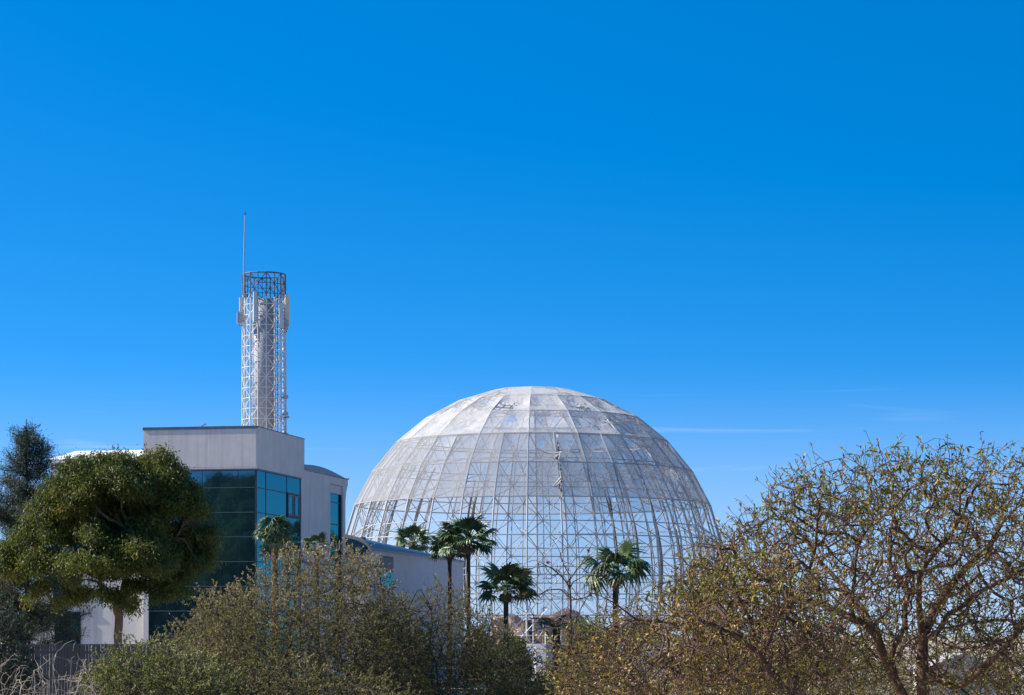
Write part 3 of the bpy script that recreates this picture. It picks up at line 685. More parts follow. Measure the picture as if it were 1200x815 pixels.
# ------------------------------------------------------------------ the big half-bare tree on the right, and the second one beside it
def right_tree():
    D = 40.0; g = Grow(5); r = g.r
    g.limb([PW(1078, 1050, D), PW(1082, 960, D), PW(1082, 815, D), PW(1083, 745, D)], jit=0.015)
    g.limb([PW(1083, 755, D), PW(1110, 722, D, -0.2), PW(1138, 700, D, -0.5), PW(1168, 678, D, -0.8), PW(1215, 655, D, -1.1), PW(1270, 610, D, -1.3)])
    g.limb([PW(1083, 745, D), PW(1108, 700, D, 0.2), PW(1138, 664, D, 0.5), PW(1170, 640, D, 0.9), PW(1200, 590, D, 1.0)])
    g.limb([PW(1083, 745, D), PW(1072, 712, D, -0.1), PW(1080, 660, D, -0.4), PW(1110, 620, D, -0.7), PW(1140, 560, D, -0.8)])
    g.limb([PW(1083, 790, D), PW(1120, 805, D, -0.6), PW(1150, 772, D, -1.0), PW(1180, 735, D, -1.3), PW(1230, 700, D, -1.6), PW(1290, 690, D, -1.8)])
    g.limb([PW(1082, 850, D), PW(1048, 800, D), PW(1050, 760, D, 0.1), PW(1062, 735, D, 0.2), PW(1068, 690, D, 0.6), PW(1052, 640, D, 1.0), PW(1062, 580, D, 1.3)])
    g.limb([PW(1048, 800, D), PW(1022, 745, D, -0.3), PW(990, 722, D, -0.5), PW(956, 709, D, -0.7), PW(925, 700, D, -0.8), PW(880, 672, D, -0.8), PW(845, 645, D, -0.6), PW(815, 640, D, -0.4)])
    g.limb([PW(996, 725, D, -0.5), PW(993, 700, D, -0.5), PW(1003, 645, D, -0.3), PW(1022, 612, D, 0), PW(1020, 560, D, 0.2)])
    g.limb([PW(1022, 745, D), PW(1010, 700, D, 0.6), PW(975, 660, D, 1.2), PW(940, 600, D, 1.5)])
    g.limb([PW(956, 709, D, -0.7), PW(940, 670, D, -1.2), PW(950, 620, D, -1.5), PW(935, 580, D, -1.6)])
    con = [(800, 665), (825, 635), (850, 612), (885, 590), (905, 565), (940, 540), (985, 530), (1030, 520), (1090, 520), (1150, 528), (1200, 515), (1260, 510), (1300, 540), (1340, 620)]; con = [(x, y+15) for x, y in con]
    g.level(region(r, con, 740, D, 2.2, 90, 1.0), 0.2, 0.5, 0.1, jit=0.16)
    g.level(region(r, con, 760, D, 2.5, 520, 1.05), 0.14, 0.45, 0.1, jit=0.2)
    g.level(region(r, con, 800, D, 2.7, 3600, 1.05), 0.13, 0.4, 0.12, jit=0.10, tips=True)
    g.level(region(r, con, 815, D, 2.8, 5600, 1.25), 0.10, 0.3, 0.15, jit=0.10, tips=True)
    con2 = [(x, y-10) for x, y in con]
    g.level(region(r, con2, 640, D, 2.6, 260, 3.0, 0.1), 0.12, 0.3, 0.2, jit=0.08, tips=True)
    return g, D
def left_tree():
    D = 37.0; g = Grow(8); r = g.r
    g.limb([PW(925, 1060, D), PW(926, 930, D), PW(930, 830, D)], jit=0.015)
    g.limb([PW(930, 830, D), PW(923, 768, D), PW(923, 710, D), PW(932, 672, D), PW(925, 630, D, 0.3)])
    g.limb([PW(930, 835, D), PW(899, 784, D, -0.3), PW(868, 750, D, -0.6), PW(832, 735, D, -0.8), PW(790, 731, D, -0.9), PW(745, 726, D, -0.9), PW(715, 705, D, -0.9)])
    g.limb([PW(868, 750, D, -0.6), PW(838, 712, D, -0.2), PW(812, 685, D, 0.3)])
    g.limb([PW(929, 880, D), PW(850, 850, D, 0.2), PW(770, 815, D, 0.4), PW(735, 782, D, 0.5), PW(705, 762, D, 0.6), PW(676, 745, D, 0.6), PW(655, 722, D, 0.5)])
    g.limb([PW(800, 830, D, 0.3), PW(727, 802, D, 0.1), PW(690, 792, D, 0), PW(660, 785, D, 0)])
    g.limb([PW(899, 784, D, -0.3), PW(905, 740, D, 0.5), PW(880, 700, D, 1.0), PW(860, 650, D, 1.3)])
    g.limb([PW(923, 768, D), PW(960, 740, D, -0.8), PW(985, 700, D, -1.2)])
    con = [(648, 735), (670, 712), (700, 700), (735, 692), (765, 672), (790, 652), (815, 635), (850, 632), (900, 625), (950, 650), (985, 700)]; con = [(x, y+15) for x, y in con]
    g.level(region(r, con, 800, D, 1.6, 70, 1.0), 0.2, 0.5, 0.08, jit=0.16)
    g.level(region(r, con, 810, D, 1.9, 420, 1.0), 0.14, 0.45, 0.08, jit=0.2)
    g.level(region(r, con, 830, D, 2.0, 1200, 1.0), 0.13, 0.4, 0.1, jit=0.10, tips=True)
    g.level(region(r, con, 830, D, 2.1, 1900, 1.15), 0.10, 0.3, 0.12, jit=0.10, tips=True)
    return g, D
def leaves_for(g, r, D, n_up, n_low, split_py, Ln, Wd, shift=0.0):
    T = np.array(g.tips); P = np.array(g.p)[T]; Dr = g.dirs(T)
    py = HOR - (P[:, 2]-EYE)*FOC/D
    w = np.where(py < split_py, n_up, n_low)
    cl = 0.5 + 0.5*np.sin(P[:, 0]*2.3+1)*np.sin(P[:, 2]*2.9+P[:, 1]*1.7)          # some boughs hold their leaves longer
    cnt = r.poisson(w*(0.35+1.3*cl)); idx = np.repeat(np.arange(len(T)), cnt); n = len(idx)
    P2 = P[idx] - Dr[idx]*r.uniform(0, 0.10, n)[:, None]
    d = Dr[idx]*0.5 + r.normal(0, 0.75, (n, 3)); d[:, 2] -= 0.35
    tint = np.clip(0.18 + 0.25*r.normal(size=n) + 0.45*np.sin(P2[:, 0]*1.1+2)*np.sin(P2[:, 2]*1.3+P2[:, 1]) + 0.28*(r.random(n) < 0.4) + shift, 0, 1)
    return P2, d, r.normal(0, 1, (n, 3))*0.6+np.array((0, 0, 0.8)), Ln*r.uniform(0.6, 1.3, n), Wd*r.uniform(0.7, 1.2, n), tint
for fn, name, label, nu, nl, sp, fl, fs in ((right_tree, 'bare_spreading_tree', 'wide spreading half-bare tree, the taller with a straight dark trunk', 1.3, 0.5, 625, 3.7, 0.62),
                                    (left_tree, 'bare_spreading_tree', 'lower half-bare tree whose long limbs reach across the lilac garden wall', 0.8, 0.5, 720, 3.2, 0.45)):
    g, D = fn(); base = g.p[0]
    t = empty(name, (base[0], base[1], 0), 0, label, 'tree')
    off = np.array((base[0], base[1], 0)); g.p = [q-off for q in g.p]
    bx_ = [q[0] for q in g.p]; g.sprays(((min(bx_)+max(bx_))/2, 0, 3.2), fs, 0.34, 0.45, 0.35, 0.1, 3, 0.4)
    link('trunk', g.mesh('trunk', 0.0046, 2.7), t, M['bark'])
    r = np.random.default_rng(21)
    SP, SD, si = g.spray_leaves(fl, 1.0); n = len(SP)
    ti = np.clip(0.34 + 0.22*r.normal(size=n) + 0.35*np.sin(SP[:, 0]*1.3+1)*np.sin(SP[:, 2]*1.6+SP[:, 1]) + 0.3*(r.random(n) < 0.25), 0, 1)
    link('spray_foliage', leaf_mesh('spray_foliage', SP, SD, r.normal(0, 1, (n, 3)), r.uniform(0.045, 0.10, n), r.uniform(0.02, 0.036, n), ti), t, M['l_right'])
    g.p = [q+off for q in g.p]; a = leaves_for(g, r, D, nu, nl, sp, 0.072, 0.028); g.p = [q-off for q in g.p]
    link('crown', leaf_mesh('crown', a[0]-off, *a[1:]), t, M['l_right'])
    # the longer drooping leaves at the crown's edge
    T = np.array(g.tips); P = np.array(g.p)[T]+off; py = HOR-(P[:, 2]-EYE)*FOC/D
    k = np.where((py < sp-20) & (r.random(len(T)) < 0.34))[0]; k = np.repeat(k, 3); n = len(k)
    d = g.dirs(T[k])*0.4 + r.normal(0, 0.6, (n, 3)); d[:, 2] -= 0.5
    link('edge_foliage', leaf_mesh('edge_foliage', P[k]-off, d, r.normal(0, 0.5, (n, 3))+np.array((0, 0.4, 0.8)), r.uniform(0.09, 0.17, n), r.uniform(0.028, 0.042, n), np.clip(r.normal(0.25, 0.28, n), 0, 1), 0.25), t, M['l_right'])

# ------------------------------------------------------------------ shrubs
def shrub(name, label, cat, contour, bottom, D, dd, stems, seed, counts, leaf, lm, bark, tintf, per=6, group=None, Ln=0.06, Wd=0.02, e=2.5, tip=0.004):
    contour = [(x, y+13*52/max(D, 52)) for x, y in contour]
    g = Grow(seed); r = g.r; xs = [c[0] for c in contour]; cx = (xs[0]+xs[-1])/2
    b0 = PW(cx, HOR + EYE*FOC/D, D)
    first = True
    for (sx, tx, ty, dy) in stems:
        q = PW(tx, ty, D, dy); bx = PW(sx, 0, D)[0]
        g.limb([(b0[0] if first else g.p[0][0], D, 0.0), (bx*0.6+b0[0]*0.4, D+dy*0.2, q[2]*0.35), ((bx+q[0])/2, D+dy*0.6, q[2]*0.7), q], 0.25, 0.04); first = False
    g.level(region(r, contour, bottom, D, dd*0.9, counts[0], 1.0), 0.18, 0.45, 0.15, jit=0.15)
    g.level(region(r, contour, bottom, D, dd, counts[1], 1.0), 0.12, 0.4, 0.15, jit=0.18, tips=True)
    g.level(region(r, contour, bottom, D, dd, counts[2], 1.15), 0.08, 0.35, 0.15, jit=0.2, tips=True)
    con2 = [(x, y-7) for x, y in contour]
    g.level(region(r, con2, (bottom+min(y for _, y in contour))/2, D, dd, counts[2]//16, 2.6, 0.15), 0.1, 0.3, 0.3, jit=0.1, tips=True)
    off = np.array((b0[0], D, 0)); t = empty(name, tuple(off), 0, label, cat, group)
    g.p = [q-off for q in g.p]
    sc_l = max(1.0, D/80)
    g.sprays((0, 0, 1.2), 0.9, 0.36*sc_l, 0.5, 0.2, 0.15, 3, 0.4)
    link('trunk', g.mesh('trunk', tip*sc_l**0.5, 2.85), t, bark)
    P2, d, si = g.spray_leaves(per, 0.75); n = len(P2)
    cl = r.normal(0, 0.10, len(g.sp))[si]
    link('crown', leaf_mesh('crown', P2, d, r.normal(0, 1, (n, 3)), Ln*r.uniform(0.6, 1.35, n), Wd*r.uniform(0.7, 1.3, n), np.clip(tintf(P2+off, r, n, D)+cl, 0, 1)), t, lm)
    return t
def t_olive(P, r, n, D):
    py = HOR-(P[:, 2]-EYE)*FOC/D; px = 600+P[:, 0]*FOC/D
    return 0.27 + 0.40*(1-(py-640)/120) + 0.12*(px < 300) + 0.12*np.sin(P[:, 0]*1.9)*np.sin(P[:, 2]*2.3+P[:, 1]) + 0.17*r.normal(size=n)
def t_green(P, r, n, D): return 0.54 + 0.22*r.normal(size=n) + 0.15*np.sin(P[:, 0]*3)*np.sin(P[:, 2]*4)
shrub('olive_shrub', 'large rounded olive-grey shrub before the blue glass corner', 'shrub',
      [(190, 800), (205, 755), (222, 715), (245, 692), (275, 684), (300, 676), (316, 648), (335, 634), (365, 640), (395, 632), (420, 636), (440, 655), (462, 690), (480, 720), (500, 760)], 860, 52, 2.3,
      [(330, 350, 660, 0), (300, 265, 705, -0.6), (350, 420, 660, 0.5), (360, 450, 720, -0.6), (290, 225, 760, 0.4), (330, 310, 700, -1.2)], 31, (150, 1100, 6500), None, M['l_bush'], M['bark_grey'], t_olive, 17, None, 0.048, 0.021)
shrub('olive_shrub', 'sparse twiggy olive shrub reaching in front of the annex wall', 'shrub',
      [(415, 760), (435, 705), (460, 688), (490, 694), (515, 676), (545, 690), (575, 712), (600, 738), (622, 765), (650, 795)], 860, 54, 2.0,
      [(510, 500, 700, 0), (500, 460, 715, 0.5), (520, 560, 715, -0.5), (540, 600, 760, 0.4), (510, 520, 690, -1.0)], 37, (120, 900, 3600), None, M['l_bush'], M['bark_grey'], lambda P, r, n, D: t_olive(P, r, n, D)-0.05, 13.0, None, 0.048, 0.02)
shrub('green_shrub', 'low leafy green shrub growing in front of the slat fence', 'shrub',
      [(100, 815), (112, 772), (135, 752), (160, 745), (190, 748), (215, 752), (245, 765), (275, 790)], 860, 46, 1.3,
      [(180, 150, 765, 0), (190, 200, 760, 0.3), (185, 245, 785, -0.3)], 41, (60, 450, 1900), None, M['l_green'], M['bark_grey'], lambda P, r, n, D: t_green(P, r, n, D)+0.06, 18, None, 0.052, 0.024)
shrub('green_shrub', 'dark green undergrowth shrub at the foot of the large olive shrub', 'shrub',
      [(230, 830), (250, 790), (290, 770), (330, 765), (380, 775), (430, 785), (470, 800), (500, 830)], 880, 47, 1.0,
      [(350, 300, 785, 0), (360, 400, 790, 0.3)], 43, (50, 400, 1700), None, M['l_bush'], M['bark_grey'], lambda P, r, n, D: t_green(P, r, n, D)-0.2, 17, None, 0.052, 0.023)
shrub('green_shrub', 'green shrub growing before the service hut and lilac wall', 'shrub',
      [(530, 830), (555, 795), (590, 785), (630, 790), (660, 780), (700, 790), (740, 830)], 880, 56, 1.2,
      [(630, 600, 800, 0), (640, 670, 795, 0.3)], 47, (50, 400, 1700), None, M['l_green'], M['bark_grey'], lambda P, r, n, D: t_green(P, r, n, D)-0.05, 17, None, 0.052, 0.023)
for i, (con, D, lab, lm, per) in enumerate((
    ([(660, 830), (690, 775), (740, 755), (790, 748), (850, 752), (890, 775), (915, 820)], 62, 'dry brown-leaved shrub behind the long low limbs', 'l_dry', 8),
    ([(850, 830), (870, 760), (910, 738), (960, 735), (1010, 742), (1045, 760), (1070, 820)], 66, 'rounded green shrub between the two half-bare trees', 'l_green', 9),
    ([(1040, 840), (1075, 800), (1120, 788), (1160, 768), (1210, 760), (1260, 765), (1300, 830)], 70, 'olive hedge shrub under the straight dark trunk', 'l_dry', 9),
    ([(940, 830), (960, 790), (1000, 778), (1040, 785), (1080, 800), (1100, 830)], 50, 'tangle of dry undergrowth at the foot of the straight dark trunk', 'l_dry', 4),
    ([(800, 790), (840, 746), (880, 741), (930, 738), (980, 743), (1020, 790)], 165, 'low olive thicket beyond the rounded green shrub', 'l_green', 5),
    ([(980, 790), (1020, 748), (1060, 740), (1110, 746), (1150, 741), (1180, 790)], 170, 'low olive thicket beyond the small pale house', 'l_green', 5),
    ([(1120, 790), (1150, 745), (1190, 738), (1240, 744), (1280, 741), (1320, 790)], 160, 'low olive thicket beyond the olive hedge shrub', 'l_dry', 5))):
    cx = (con[0][0]+con[-1][0])/2
    shrub('hedge_shrub', lab, 'shrub', con, 880, D, 1.6, [(cx, cx-40, con[2][1]+15, 0), (cx, cx+40, con[3][1]+15, 0.4)], 51+i, (70, 450, 1700), None, M[lm], M['bark_grey'] if i != 3 else M['twig_pale'], t_green, per*1.4, None, 0.085*max(1, D/80), 0.036*max(1, D/80))
shrub('conifer_shrub', 'dark drooping conifer bush hiding the near end of the slat fence', 'shrub',
      [(-60, 700), (-20, 690), (8, 700), (26, 730), (36, 770), (42, 815)], 900, 88, 1.8, [(0, -20, 720, 0), (5, 15, 740, 0.3), (0, -45, 730, 0)], 77, (60, 500, 2200), None, M['l_conifer'], M['bark'],
      lambda P, r, n, D: 0.4 + 0.25*r.normal(size=n), 22, None, 0.12, 0.028)
# leafless pale shrubs by the fence
for i, (px, py0, h, D, lab) in enumerate(((10, 760, 45, 42, 'leafless pale-twigged shrub at the near end of the slat fence'), (75, 745, 60, 41, 'larger leafless pale-twigged shrub before the slat fence'))):
    con = [(px-45, 825), (px-28, py0+25), (px, py0), (px+28, py0+22), (px+48, 825)]
    g = Grow(61+i); r = g.r; b0 = PW(px, HOR+EYE*FOC/D, D)
    g.limb([b0, PW(px+4, 880, D), PW(px-3, 815, D)], 0.2, 0.02)
    for a in (-0.9, -0.35, 0.3, 0.8): g.limb([PW(px, 860, D), PW(px+a*22, 800, D, a*0.2), PW(px+a*38, py0+22+12*abs(a), D, -a*0.3)], 0.15, 0.03)
    g.level(region(r, con, 850, D, 0.8, 60, 1.0), 0.1, 0.4, 0.2, jit=0.15); g.level(region(r, con, 850, D, 0.9, 240, 1.0), 0.08, 0.4, 0.2, jit=0.18)
    off = np.array((b0[0], D, 0)); g.p = [q-off for q in g.p]
    t = empty('leafless_shrub', tuple(off), 0, lab, 'shrub'); link('branches', g.mesh('branches', 0.0035, 3.0), t, M['twig_pale'])
# slim leafless tree with a few red blossoms before the dome
D = 186.0; g = Grow(71); r = g.r; b0 = PW(669, HOR+EYE*FOC/D, D)
g.limb([b0, PW(669, 740, D), PW(668, 690, D), PW(668, 674, D)], 0.5, 0.02)
for L_ in ([(668, 690), (655, 672), (640, 663), (620, 668), (605, 676)], [(668, 676), (658, 655), (655, 642), (643, 630)], [(655, 648), (668, 640), (676, 628), (686, 616)], [(668, 680), (680, 662), (695, 652), (715, 648)],
           [(668, 688), (682, 675), (700, 668), (712, 655)], [(669, 700), (655, 690), (640, 692), (625, 702), (612, 700)], [(669, 705), (685, 700), (705, 690)], [(640, 663), (628, 656), (618, 658)]):
    g.limb([PW(x, y, D, r.normal(0, 0.5)) for x, y in L_], 0.4, 0.05)
con = [(596, 700), (610, 668), (630, 650), (645, 628), (685, 612), (720, 645), (725, 690)]
g.level(region(r, con, 730, D, 2.0, 60, 1.0), 0.35, 0.5, 0.1, jit=0.15); g.level(region(r, con, 730, D, 2.2, 170, 1.0), 0.3, 0.5, 0.1, jit=0.15)
off = np.array((b0[0], D, 0)); g.p = [q-off for q in g.p]
t = empty('coral_tree', tuple(off), 0, 'slim leafless dark tree with two red blossoms before the dome', 'tree')
link('trunk', g.mesh('trunk', 0.018, 3.3), t, M['bark'])
for px, py in ((642, 659), (690, 645)):
    q = np.array(PW(px, py, D))-off; nn = 14; dd = r.normal(0, 1, (nn, 3))
    link('blossom', leaf_mesh('blossom', np.repeat(q[None], nn, 0), dd, r.normal(0, 1, (nn, 3)), 0.22, 0.09, np.zeros(nn)), t, M['red'])

# ------------------------------------------------------------------ eucalyptus and conifer
def tuft_tree(D, clumps, limbs, seed, tufts, per, Ln, Wd, droop, tuft_r):
    g = Grow(seed); r = g.r; k = D/FOC
    for l in limbs: g.limb([PW(x, y, D, dy) for x, y, dy in l], 0.35, 0.05)
    cen = []
    for (px, py, rx, ry, dy) in clumps:
        c0 = np.array(PW(px, py, D, dy)); ax_ = np.array((rx*k, (rx+ry)/2*k, ry*k)); ns = max(5, int(rx*ry/105))
        for q in range(ns):                            # cauliflower heads over the clump's outside
            v = unit(r.normal(size=(1, 3)))[0]; v[2] = abs(v[2])*1.25-0.5; v /= np.linalg.norm(v)
            sc_ = c0 + v*ax_*r.uniform(0.55, 0.88); sr = r.uniform(0.26, 0.50)*math.sqrt(rx*ry)*k
            m = int(tufts*(sr/k)**2/260); w = unit(r.normal(size=(m*2, 3))); w = w[(w @ v > -0.25) & (w[:, 2] > -0.6)][:m]
            cen.append(sc_ + w*sr*r.uniform(0.6, 1.18, len(w))[:, None]*np.array((1, 1, 0.8)))
    cen = np.concatenate(cen); r.shuffle(cen)
    g.level(cen[:len(cen)//6], 0.35, 0.45, 0.15, jit=0.15); g.level(cen, 0.3, 0.4, 0.1, jit=0.15, tips=True)
    n = len(cen)*per; idx = np.repeat(np.arange(len(cen)), per)
    P = cen[idx] + r.normal(0, tuft_r, (n, 3))*np.array((1, 1, 0.8))
    d = r.normal(0, 0.6, (n, 3)); d[:, 2] -= droop
    clt = r.normal(0, 0.18, len(cen))[idx]
    return g, P, d, r.normal(0, 1, (n, 3)), Ln*r.uniform(0.6, 1.3, n), Wd*r.uniform(0.7, 1.3, n), clt
D = 112.0
euc_cl = [(140, 548, 48, 26, 0.2), (178, 556, 34, 28, 0.4), (105, 612, 38, 34, 0.9), (158, 618, 42, 36, 1.0), (152, 560, 54, 30, 0), (108, 566, 38, 30, -0.6), (192, 582, 40, 38, 0.4), (82, 592, 33, 34, -0.4), (140, 580, 44, 24, -1.4), (213, 612, 32, 44, 0.3), (60, 622, 28, 34, -0.3),
          (34, 662, 32, 40, -0.5), (120, 655, 44, 34, -1.6), (165, 660, 45, 44, -0.8), (95, 672, 26, 26, -1.0), (205, 668, 34, 30, 0.2), (122, 704, 34, 20, -1.0), (58, 698, 26, 22, 0), (165, 712, 22, 14, 0.6), (88, 706, 24, 16, 0.5), (178, 612, 34, 26, 0.8), (215, 650, 34, 40, 0.6), (190, 690, 32, 26, -0.2), (150, 700, 30, 20, -0.6), (126, 612, 24, 18, -0.3), (100, 625, 26, 22, 0.8)]
euc_lb = [[(140, 860, 0), (139, 790, 0), (138, 735, 0), (138, 705, 0)], [(138, 712, 0), (120, 680, -0.4), (100, 650, -0.6), (70, 640, -0.5), (40, 650, -0.4)], [(138, 705, 0), (150, 670, -0.2), (152, 630, -0.3), (145, 590, -0.3), (150, 555, 0)],
          [(150, 660, -0.2), (175, 642, 0.1), (200, 635, 0.2), (215, 610, 0.3)], [(150, 625, -0.3), (120, 600, -0.6), (95, 580, -0.5)], [(152, 610, -0.3), (180, 590, 0.2), (195, 575, 0.4)]]
g, P, d, N_, Ln, Wd, clt = tuft_tree(D, euc_cl, euc_lb, 81, 20, 66, 0.17, 0.05, 0.75, 0.19)
off = np.array((g.p[0][0], D, 0)); r = np.random.default_rng(82); n = len(P)
g.p = [q-off for q in g.p]
low = (HOR-(P[:, 2]-EYE)*FOC/D - 515)/200
tint = 0.40 + clt + 0.13*r.normal(size=n) + 0.22*np.clip(low, 0, 1)*np.exp(-((600+P[:, 0]*FOC/D-45)/75)**2) + 0.3*(np.abs(P[:, 0]-PW(90, 0, D)[0]) < 0.6)*(np.abs(low-0.48) < 0.08)
euc = empty('eucalyptus_tree', tuple(off), 0, 'dense round eucalyptus with yellowing leaves before the office building', 'tree')
tm = g.mesh('trunk', 0.014, 2.75); cm = leaf_mesh('crown', P-off, d, N_, Ln, Wd, tint)
link('trunk', tm, euc, M['bark_euca']); link('crown', cm, euc, M['l_euca'])
# more of the same row outside the frame, seen only mirrored in the office glass
for i, (x, y, s, rz) in enumerate(((-44, 122, 1.45, 1.0), (-53, 106, 1.6, 2.6), (-61, 92, 1.5, 4.1), (-70, 76, 1.6, 5.3), (-36, 134, 1.25, 0.3), (-80, 60, 1.7, 1.9))):
    e_ = empty('eucalyptus_tree', (x, y, 0), rz, 'tall eucalyptus of the row mirrored in the teal office glass', 'tree', 'eucalyptus row facing the office'); e_.scale = (s, s, s)
    link('trunk', tm, e_); link('crown', cm, e_)
h_ = empty('added_hedge', (-58, 98, 0), math.atan2(16, -9), 'long unseen hedge added to darken the reflections in the teal office glass', 'hedge')  # hedge added out of view so the lower panes mirror foliage, not sky
r = np.random.default_rng(7); n = 26000; P = np.stack([r.uniform(-45, 45, n), r.normal(0, 1.0, n), 9.5*r.random(n)**0.8], 1)
link('foliage', leaf_mesh('foliage', P, r.normal(0, 1, (n, 3)), r.normal(0, 1, (n, 3)), 0.9, 0.5, np.clip(r.normal(0.35, 0.2, n), 0, 1)), h_, M['l_green'])
# conifer
D = 119.0; g = Grow(91); r = g.r; k = D/FOC
ax = 31
g.limb([PW(ax+2, 860, D), PW(ax+1, 700, D), PW(ax, 560, D), PW(ax, 492, D)], 0.4, 0.02)
g.limb([PW(ax, 580, D), PW(44, 560, D, 0.2), PW(47, 535, D, 0.3), PW(48, 516, D, 0.3)], 0.3, 0.02)
tips = []
for i in range(150):
    u = r.random()**0.85; py = 505 + 255*u; a = r.uniform(0, 6.283)
    Lr = (9 + 62*min(1, u*1.6)**0.75)*r.uniform(0.55, 1.1)*k
    z0 = EYE+(HOR-py)*k; x0, y0 = PW(ax, 0, D)[0], D
    rise = Lr*r.uniform(0.15, 0.5)
    pts = [(x0, y0, z0), (x0+math.cos(a)*Lr*0.5, y0+math.sin(a)*Lr*0.5, z0+rise*0.25), (x0+math.cos(a)*Lr, y0+math.sin(a)*Lr, z0+rise)]
    g.limb(pts, 0.3, 0.04)
    Q = np.array(cat_rom(pts, 0.16)); tips.append(Q[len(Q)//4:])
for q in range(14): tips.append(np.array([PW(48+r.normal(0, 5), 516+q*4, D, 0.3)]*3))
for q in range(10): tips.append(np.array([PW(ax+r.normal(0, 4), 512+q*4, D, 0)]*3))
cen = np.concatenate(tips); idx = np.repeat(np.arange(len(cen)), 60); n = len(idx)
P = cen[idx] + r.normal(0, 0.16, (n, 3)); d = r.normal(0, 0.55, (n, 3)); d[:, 2] += 0.45
off = np.array((g.p[0][0], D, 0)); g.p = [q-off for q in g.p]
con_t = empty('conifer_tree', tuple(off), 0, 'dark fuzzy grey-green conifer with a bare tip beside the eucalyptus', 'tree')
link('trunk', g.mesh('trunk', 0.02, 2.9), con_t, M['bark'])
link('crown', leaf_mesh('crown', P-off, d, r.normal(0, 1, (n, 3)), 0.18*r.uniform(0.6, 1.3, n), 0.022, np.clip(0.45+0.22*r.normal(size=n)+0.3*(np.sin(P[:, 0]*2.1)*np.sin(P[:, 2]*1.3) > 0.5), 0, 1)), con_t, M['l_conifer'])

# ------------------------------------------------------------------ fan palms
def fan_mesh(seed, Lb, Lp, nb=20, spread=115, droop=0.3):
    """petiole along +x, then a pleated fan of pointed blades with drooping tips"""
    r = np.random.default_rng(seed); m = MB()
    m.tube([(0, 0, 0), (Lp*0.5, 0, 0.03*Lp), (Lp, 0, 0)], [0.035, 0.028, 0.02], 4)
    for i in range(nb):
        a = R(-spread + 2*spread*i/(nb-1)); l = Lb*(0.72+0.28*math.cos(a*0.55))*r.uniform(0.9, 1.08); w = Lb*0.085
        dx, dy = math.cos(a), math.sin(a); sx, sy = -dy, dx
        def pt(t, s, z): return (Lp + dx*l*t + sx*s, dy*l*t + sy*s, z)
        z1 = 0.06*Lb*math.cos(a); dr = droop*r.uniform(0.4, 1.6)*l
        m.add([pt(0, 0, 0), pt(0.55, -w, z1-0.02), pt(0.55, 0, z1+0.06), pt(0.55, w, z1-0.02), pt(0.82, -w*0.5, z1-dr*0.35), pt(0.82, w*0.5, z1-dr*0.35), pt(1.0, 0, z1-dr)],
              [(0, 1, 2), (0, 2, 3), (1, 4, 2), (2, 4, 5), (2, 5, 3), (4, 6, 5)])
    return m.mesh('frond')
fans = [fan_mesh(i, 1.0, 0.95) for i in range(3)]; dead = [fan_mesh(9+i, 0.9, 0.2, 14, 60, 0.5) for i in range(2)]; droopy = [fan_mesh(19+i, 1.05, 1.0, 20, 115, 0.8) for i in range(3)]
for f_ in fans+droopy: f_.materials.append(M['frond'])
for f_ in dead: f_.materials.append(M['frond_dead'])
def palm(px, py, D, crown_px, label, seed, trunk_r=0.22, nf=26, ndead=8, kind=fans, lean=0.0, low=-0.5, trunk_px=None):
    r = random.Random(seed); q = PW(px, py, D); s = 1.22*crown_px*D/FOC/1.95
    t = empty('fan_palm', (q[0]-lean, D, 0), 0, label, 'palm', None)
    h = q[2]; pts = []; rr = []
    for i in range(25):
        u = i/24; pts.append((lean*u*u, 0, h*u)); rr.append(trunk_r*(1.25-0.3*min(1, u*3)+(0.22 if u > 0.9 else 0))*(1+0.05*math.sin(i*2.1)))
    MB().tube(pts, rr, 10).build('trunk', M['bark_palm'], t, True)
    ga = 2.39996
    for i in range(nf):
        u = (i+0.5)/nf; el = math.asin(max(-1, min(1, 1.0 - (1.0-low)*u))) * 0.95 + r.uniform(-0.1, 0.1); az = i*ga + r.uniform(-0.25, 0.25)
        o = link('frond', r.choice(kind), t, None, (lean + math.cos(az)*0.1, math.sin(az)*0.1, h + 0.15*math.sin(el)))
        o.rotation_euler = (r.uniform(-0.5, 0.5), -el, az); k_ = s*r.uniform(0.85, 1.1); o.scale = (k_, k_, k_)
    for i in range(ndead):
        az = i*ga+1; o = link('dead_frond', r.choice(dead), t, None, (lean, 0, h-0.02-0.25*r.random())); o.rotation_euler = (r.uniform(-0.3, 0.3), R(62+18*r.random()), az); k_ = s*0.7; o.scale = (k_, k_, k_)
    return t
palm(549, 634, 200, 31, 'tallest slim fan palm standing clear before the dome', 1, 0.17, 20, 6)
palm(527, 643, 206, 22, 'fan palm with a rusty trunk beside the tallest palm', 2, 0.17, 18, 5)
palm(484, 636, 243, 20, 'fan palm whose crown shows over the annex roof', 3, 0.2, 20, 3)
palm(593, 690, 190, 32, 'short fan palm with a stout trunk and spreading crown', 4, 0.2, 18, 5, low=-0.35)
palm(721, 672, 192, 35, 'shaggy fan palm with drooping fronds behind the low limbs', 5, 0.22, 13, 6, droopy, low=-0.4)
palm(322, 624, 150, 18, 'bushy fan palm with hanging fronds at the blue glass corner', 6, 0.2, 24, 16, droopy, low=-0.75)
palm(371, 641, 162, 14, 'small fan palm poking above the olive shrub before the pale wall', 7, 0.16, 16, 2)
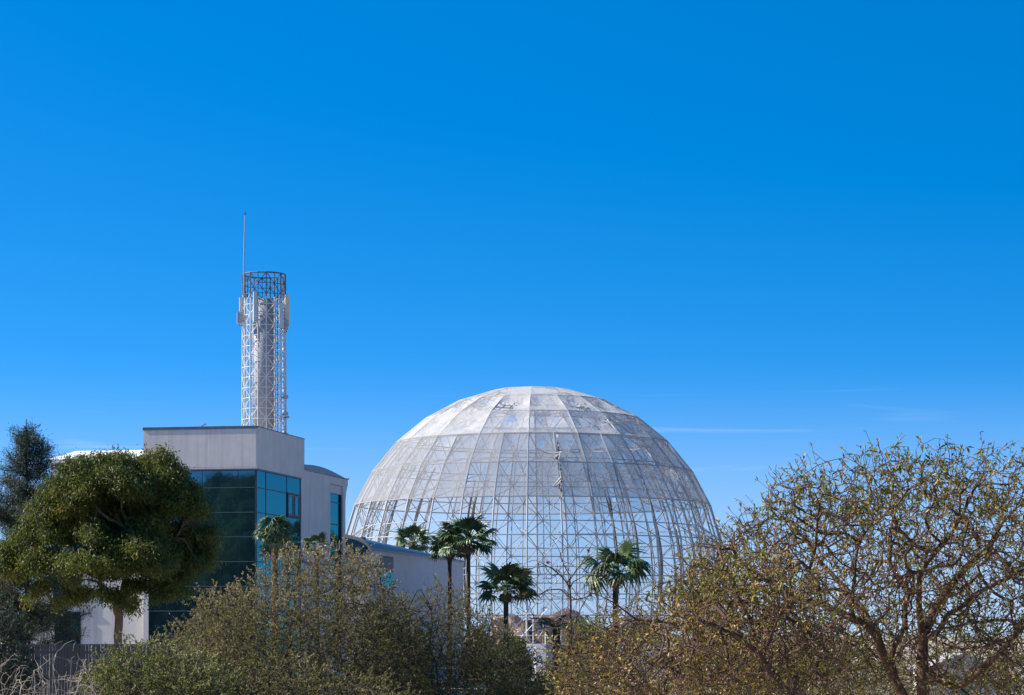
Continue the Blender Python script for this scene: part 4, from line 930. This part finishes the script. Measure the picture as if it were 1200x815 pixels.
# young feather palm by the wall
def feather_mesh(seed):
    r = np.random.default_rng(seed); m = MB(); pts = [(t*2.2, 0, 0.9*t-1.35*t*t) for t in np.linspace(0, 1, 9)]
    m.tube(pts, [0.03]*8+[0.01], 4)
    for i in range(36):
        t = 0.12+0.88*(i//2)/18; x, z = t*2.2, 0.9*t-1.35*t*t; sd_ = 1 if i % 2 else -1; l = 0.55*math.sin(math.pi*(0.15+0.8*t))+0.1
        m.add([(x-0.02, 0, z), (x+0.06, 0, z), (x+l*0.5, sd_*l, z-0.18*l+0.05*r.normal())], [(0, 1, 2)])
    return m.mesh('frond')
fm = [feather_mesh(i) for i in range(2)]; fm[0].materials.append(M['frond_yellow']); fm[1].materials.append(M['frond'])
q = PW(652, 738, 190); t = empty('feather_palm', (q[0], 190, 0), 0, 'young arching feather palm behind the lilac wall', 'palm')
MB().tube([(0, 0, 0), (0, 0, 2), (0, 0, q[2])], [0.35, 0.3, 0.28], 10).build('trunk', M['bark_palm'], t, True)
rj = random.Random(3)
for i in range(18):
    o = link('frond', fm[i % 2], t, None, (0, 0, q[2])); o.rotation_euler = (0, -rj.uniform(-0.2, 0.7), i*2.4)
# garden shrubs at the foot of the dome
for i, (px, w_, top_, D, lab) in enumerate(((600, 40, 742, 235, 'dark clipped shrub between the stout palm and the service hut'), (560, 35, 735, 215, 'dark shrub at the foot of the tallest palm'), (690, 60, 722, 240, 'wide dark shrub behind the young feather palm'), (760, 60, 716, 245, 'brown-green shrub at the foot of the shaggy palm'))):
    r = np.random.default_rng(100+i); k = D/FOC; q = PW(px, HOR+EYE*FOC/D, D); hgt = EYE+(HOR-top_)*k; n = 7000
    v = unit(r.normal(size=(n, 3))); v[:, 2] = np.abs(v[:, 2]); s = r.uniform(0.4, 1, n)**0.5*(1+0.15*np.sin(v[:, 0]*7+i)*np.sin(v[:, 2]*5+v[:, 1]*6))
    P = v*s[:, None]*np.array((w_*k*0.6, w_*k*0.5, hgt))
    t = empty('garden_shrub', (q[0], D, 0), 0, lab, 'shrub')
    link('crown', leaf_mesh('crown', P, r.normal(0, 1, (n, 3)), r.normal(0, 1, (n, 3)), 0.3*r.uniform(0.6, 1.2, n), 0.11, np.clip(0.3+0.2*r.normal(size=n)+(0.3 if i == 3 else 0), 0, 1)), t, M['l_green' if i < 3 else 'l_dry'])
    m_ = MB()
    for j in range(6): m_.tube([(0.1*j-0.3, 0, 0), (0.5*j-1.2, 0.2, hgt*0.45), (0.8*j-2, 0, hgt*0.8)], [0.06, 0.04, 0.015], 5)
    m_.build('stems', M['bark'], t)
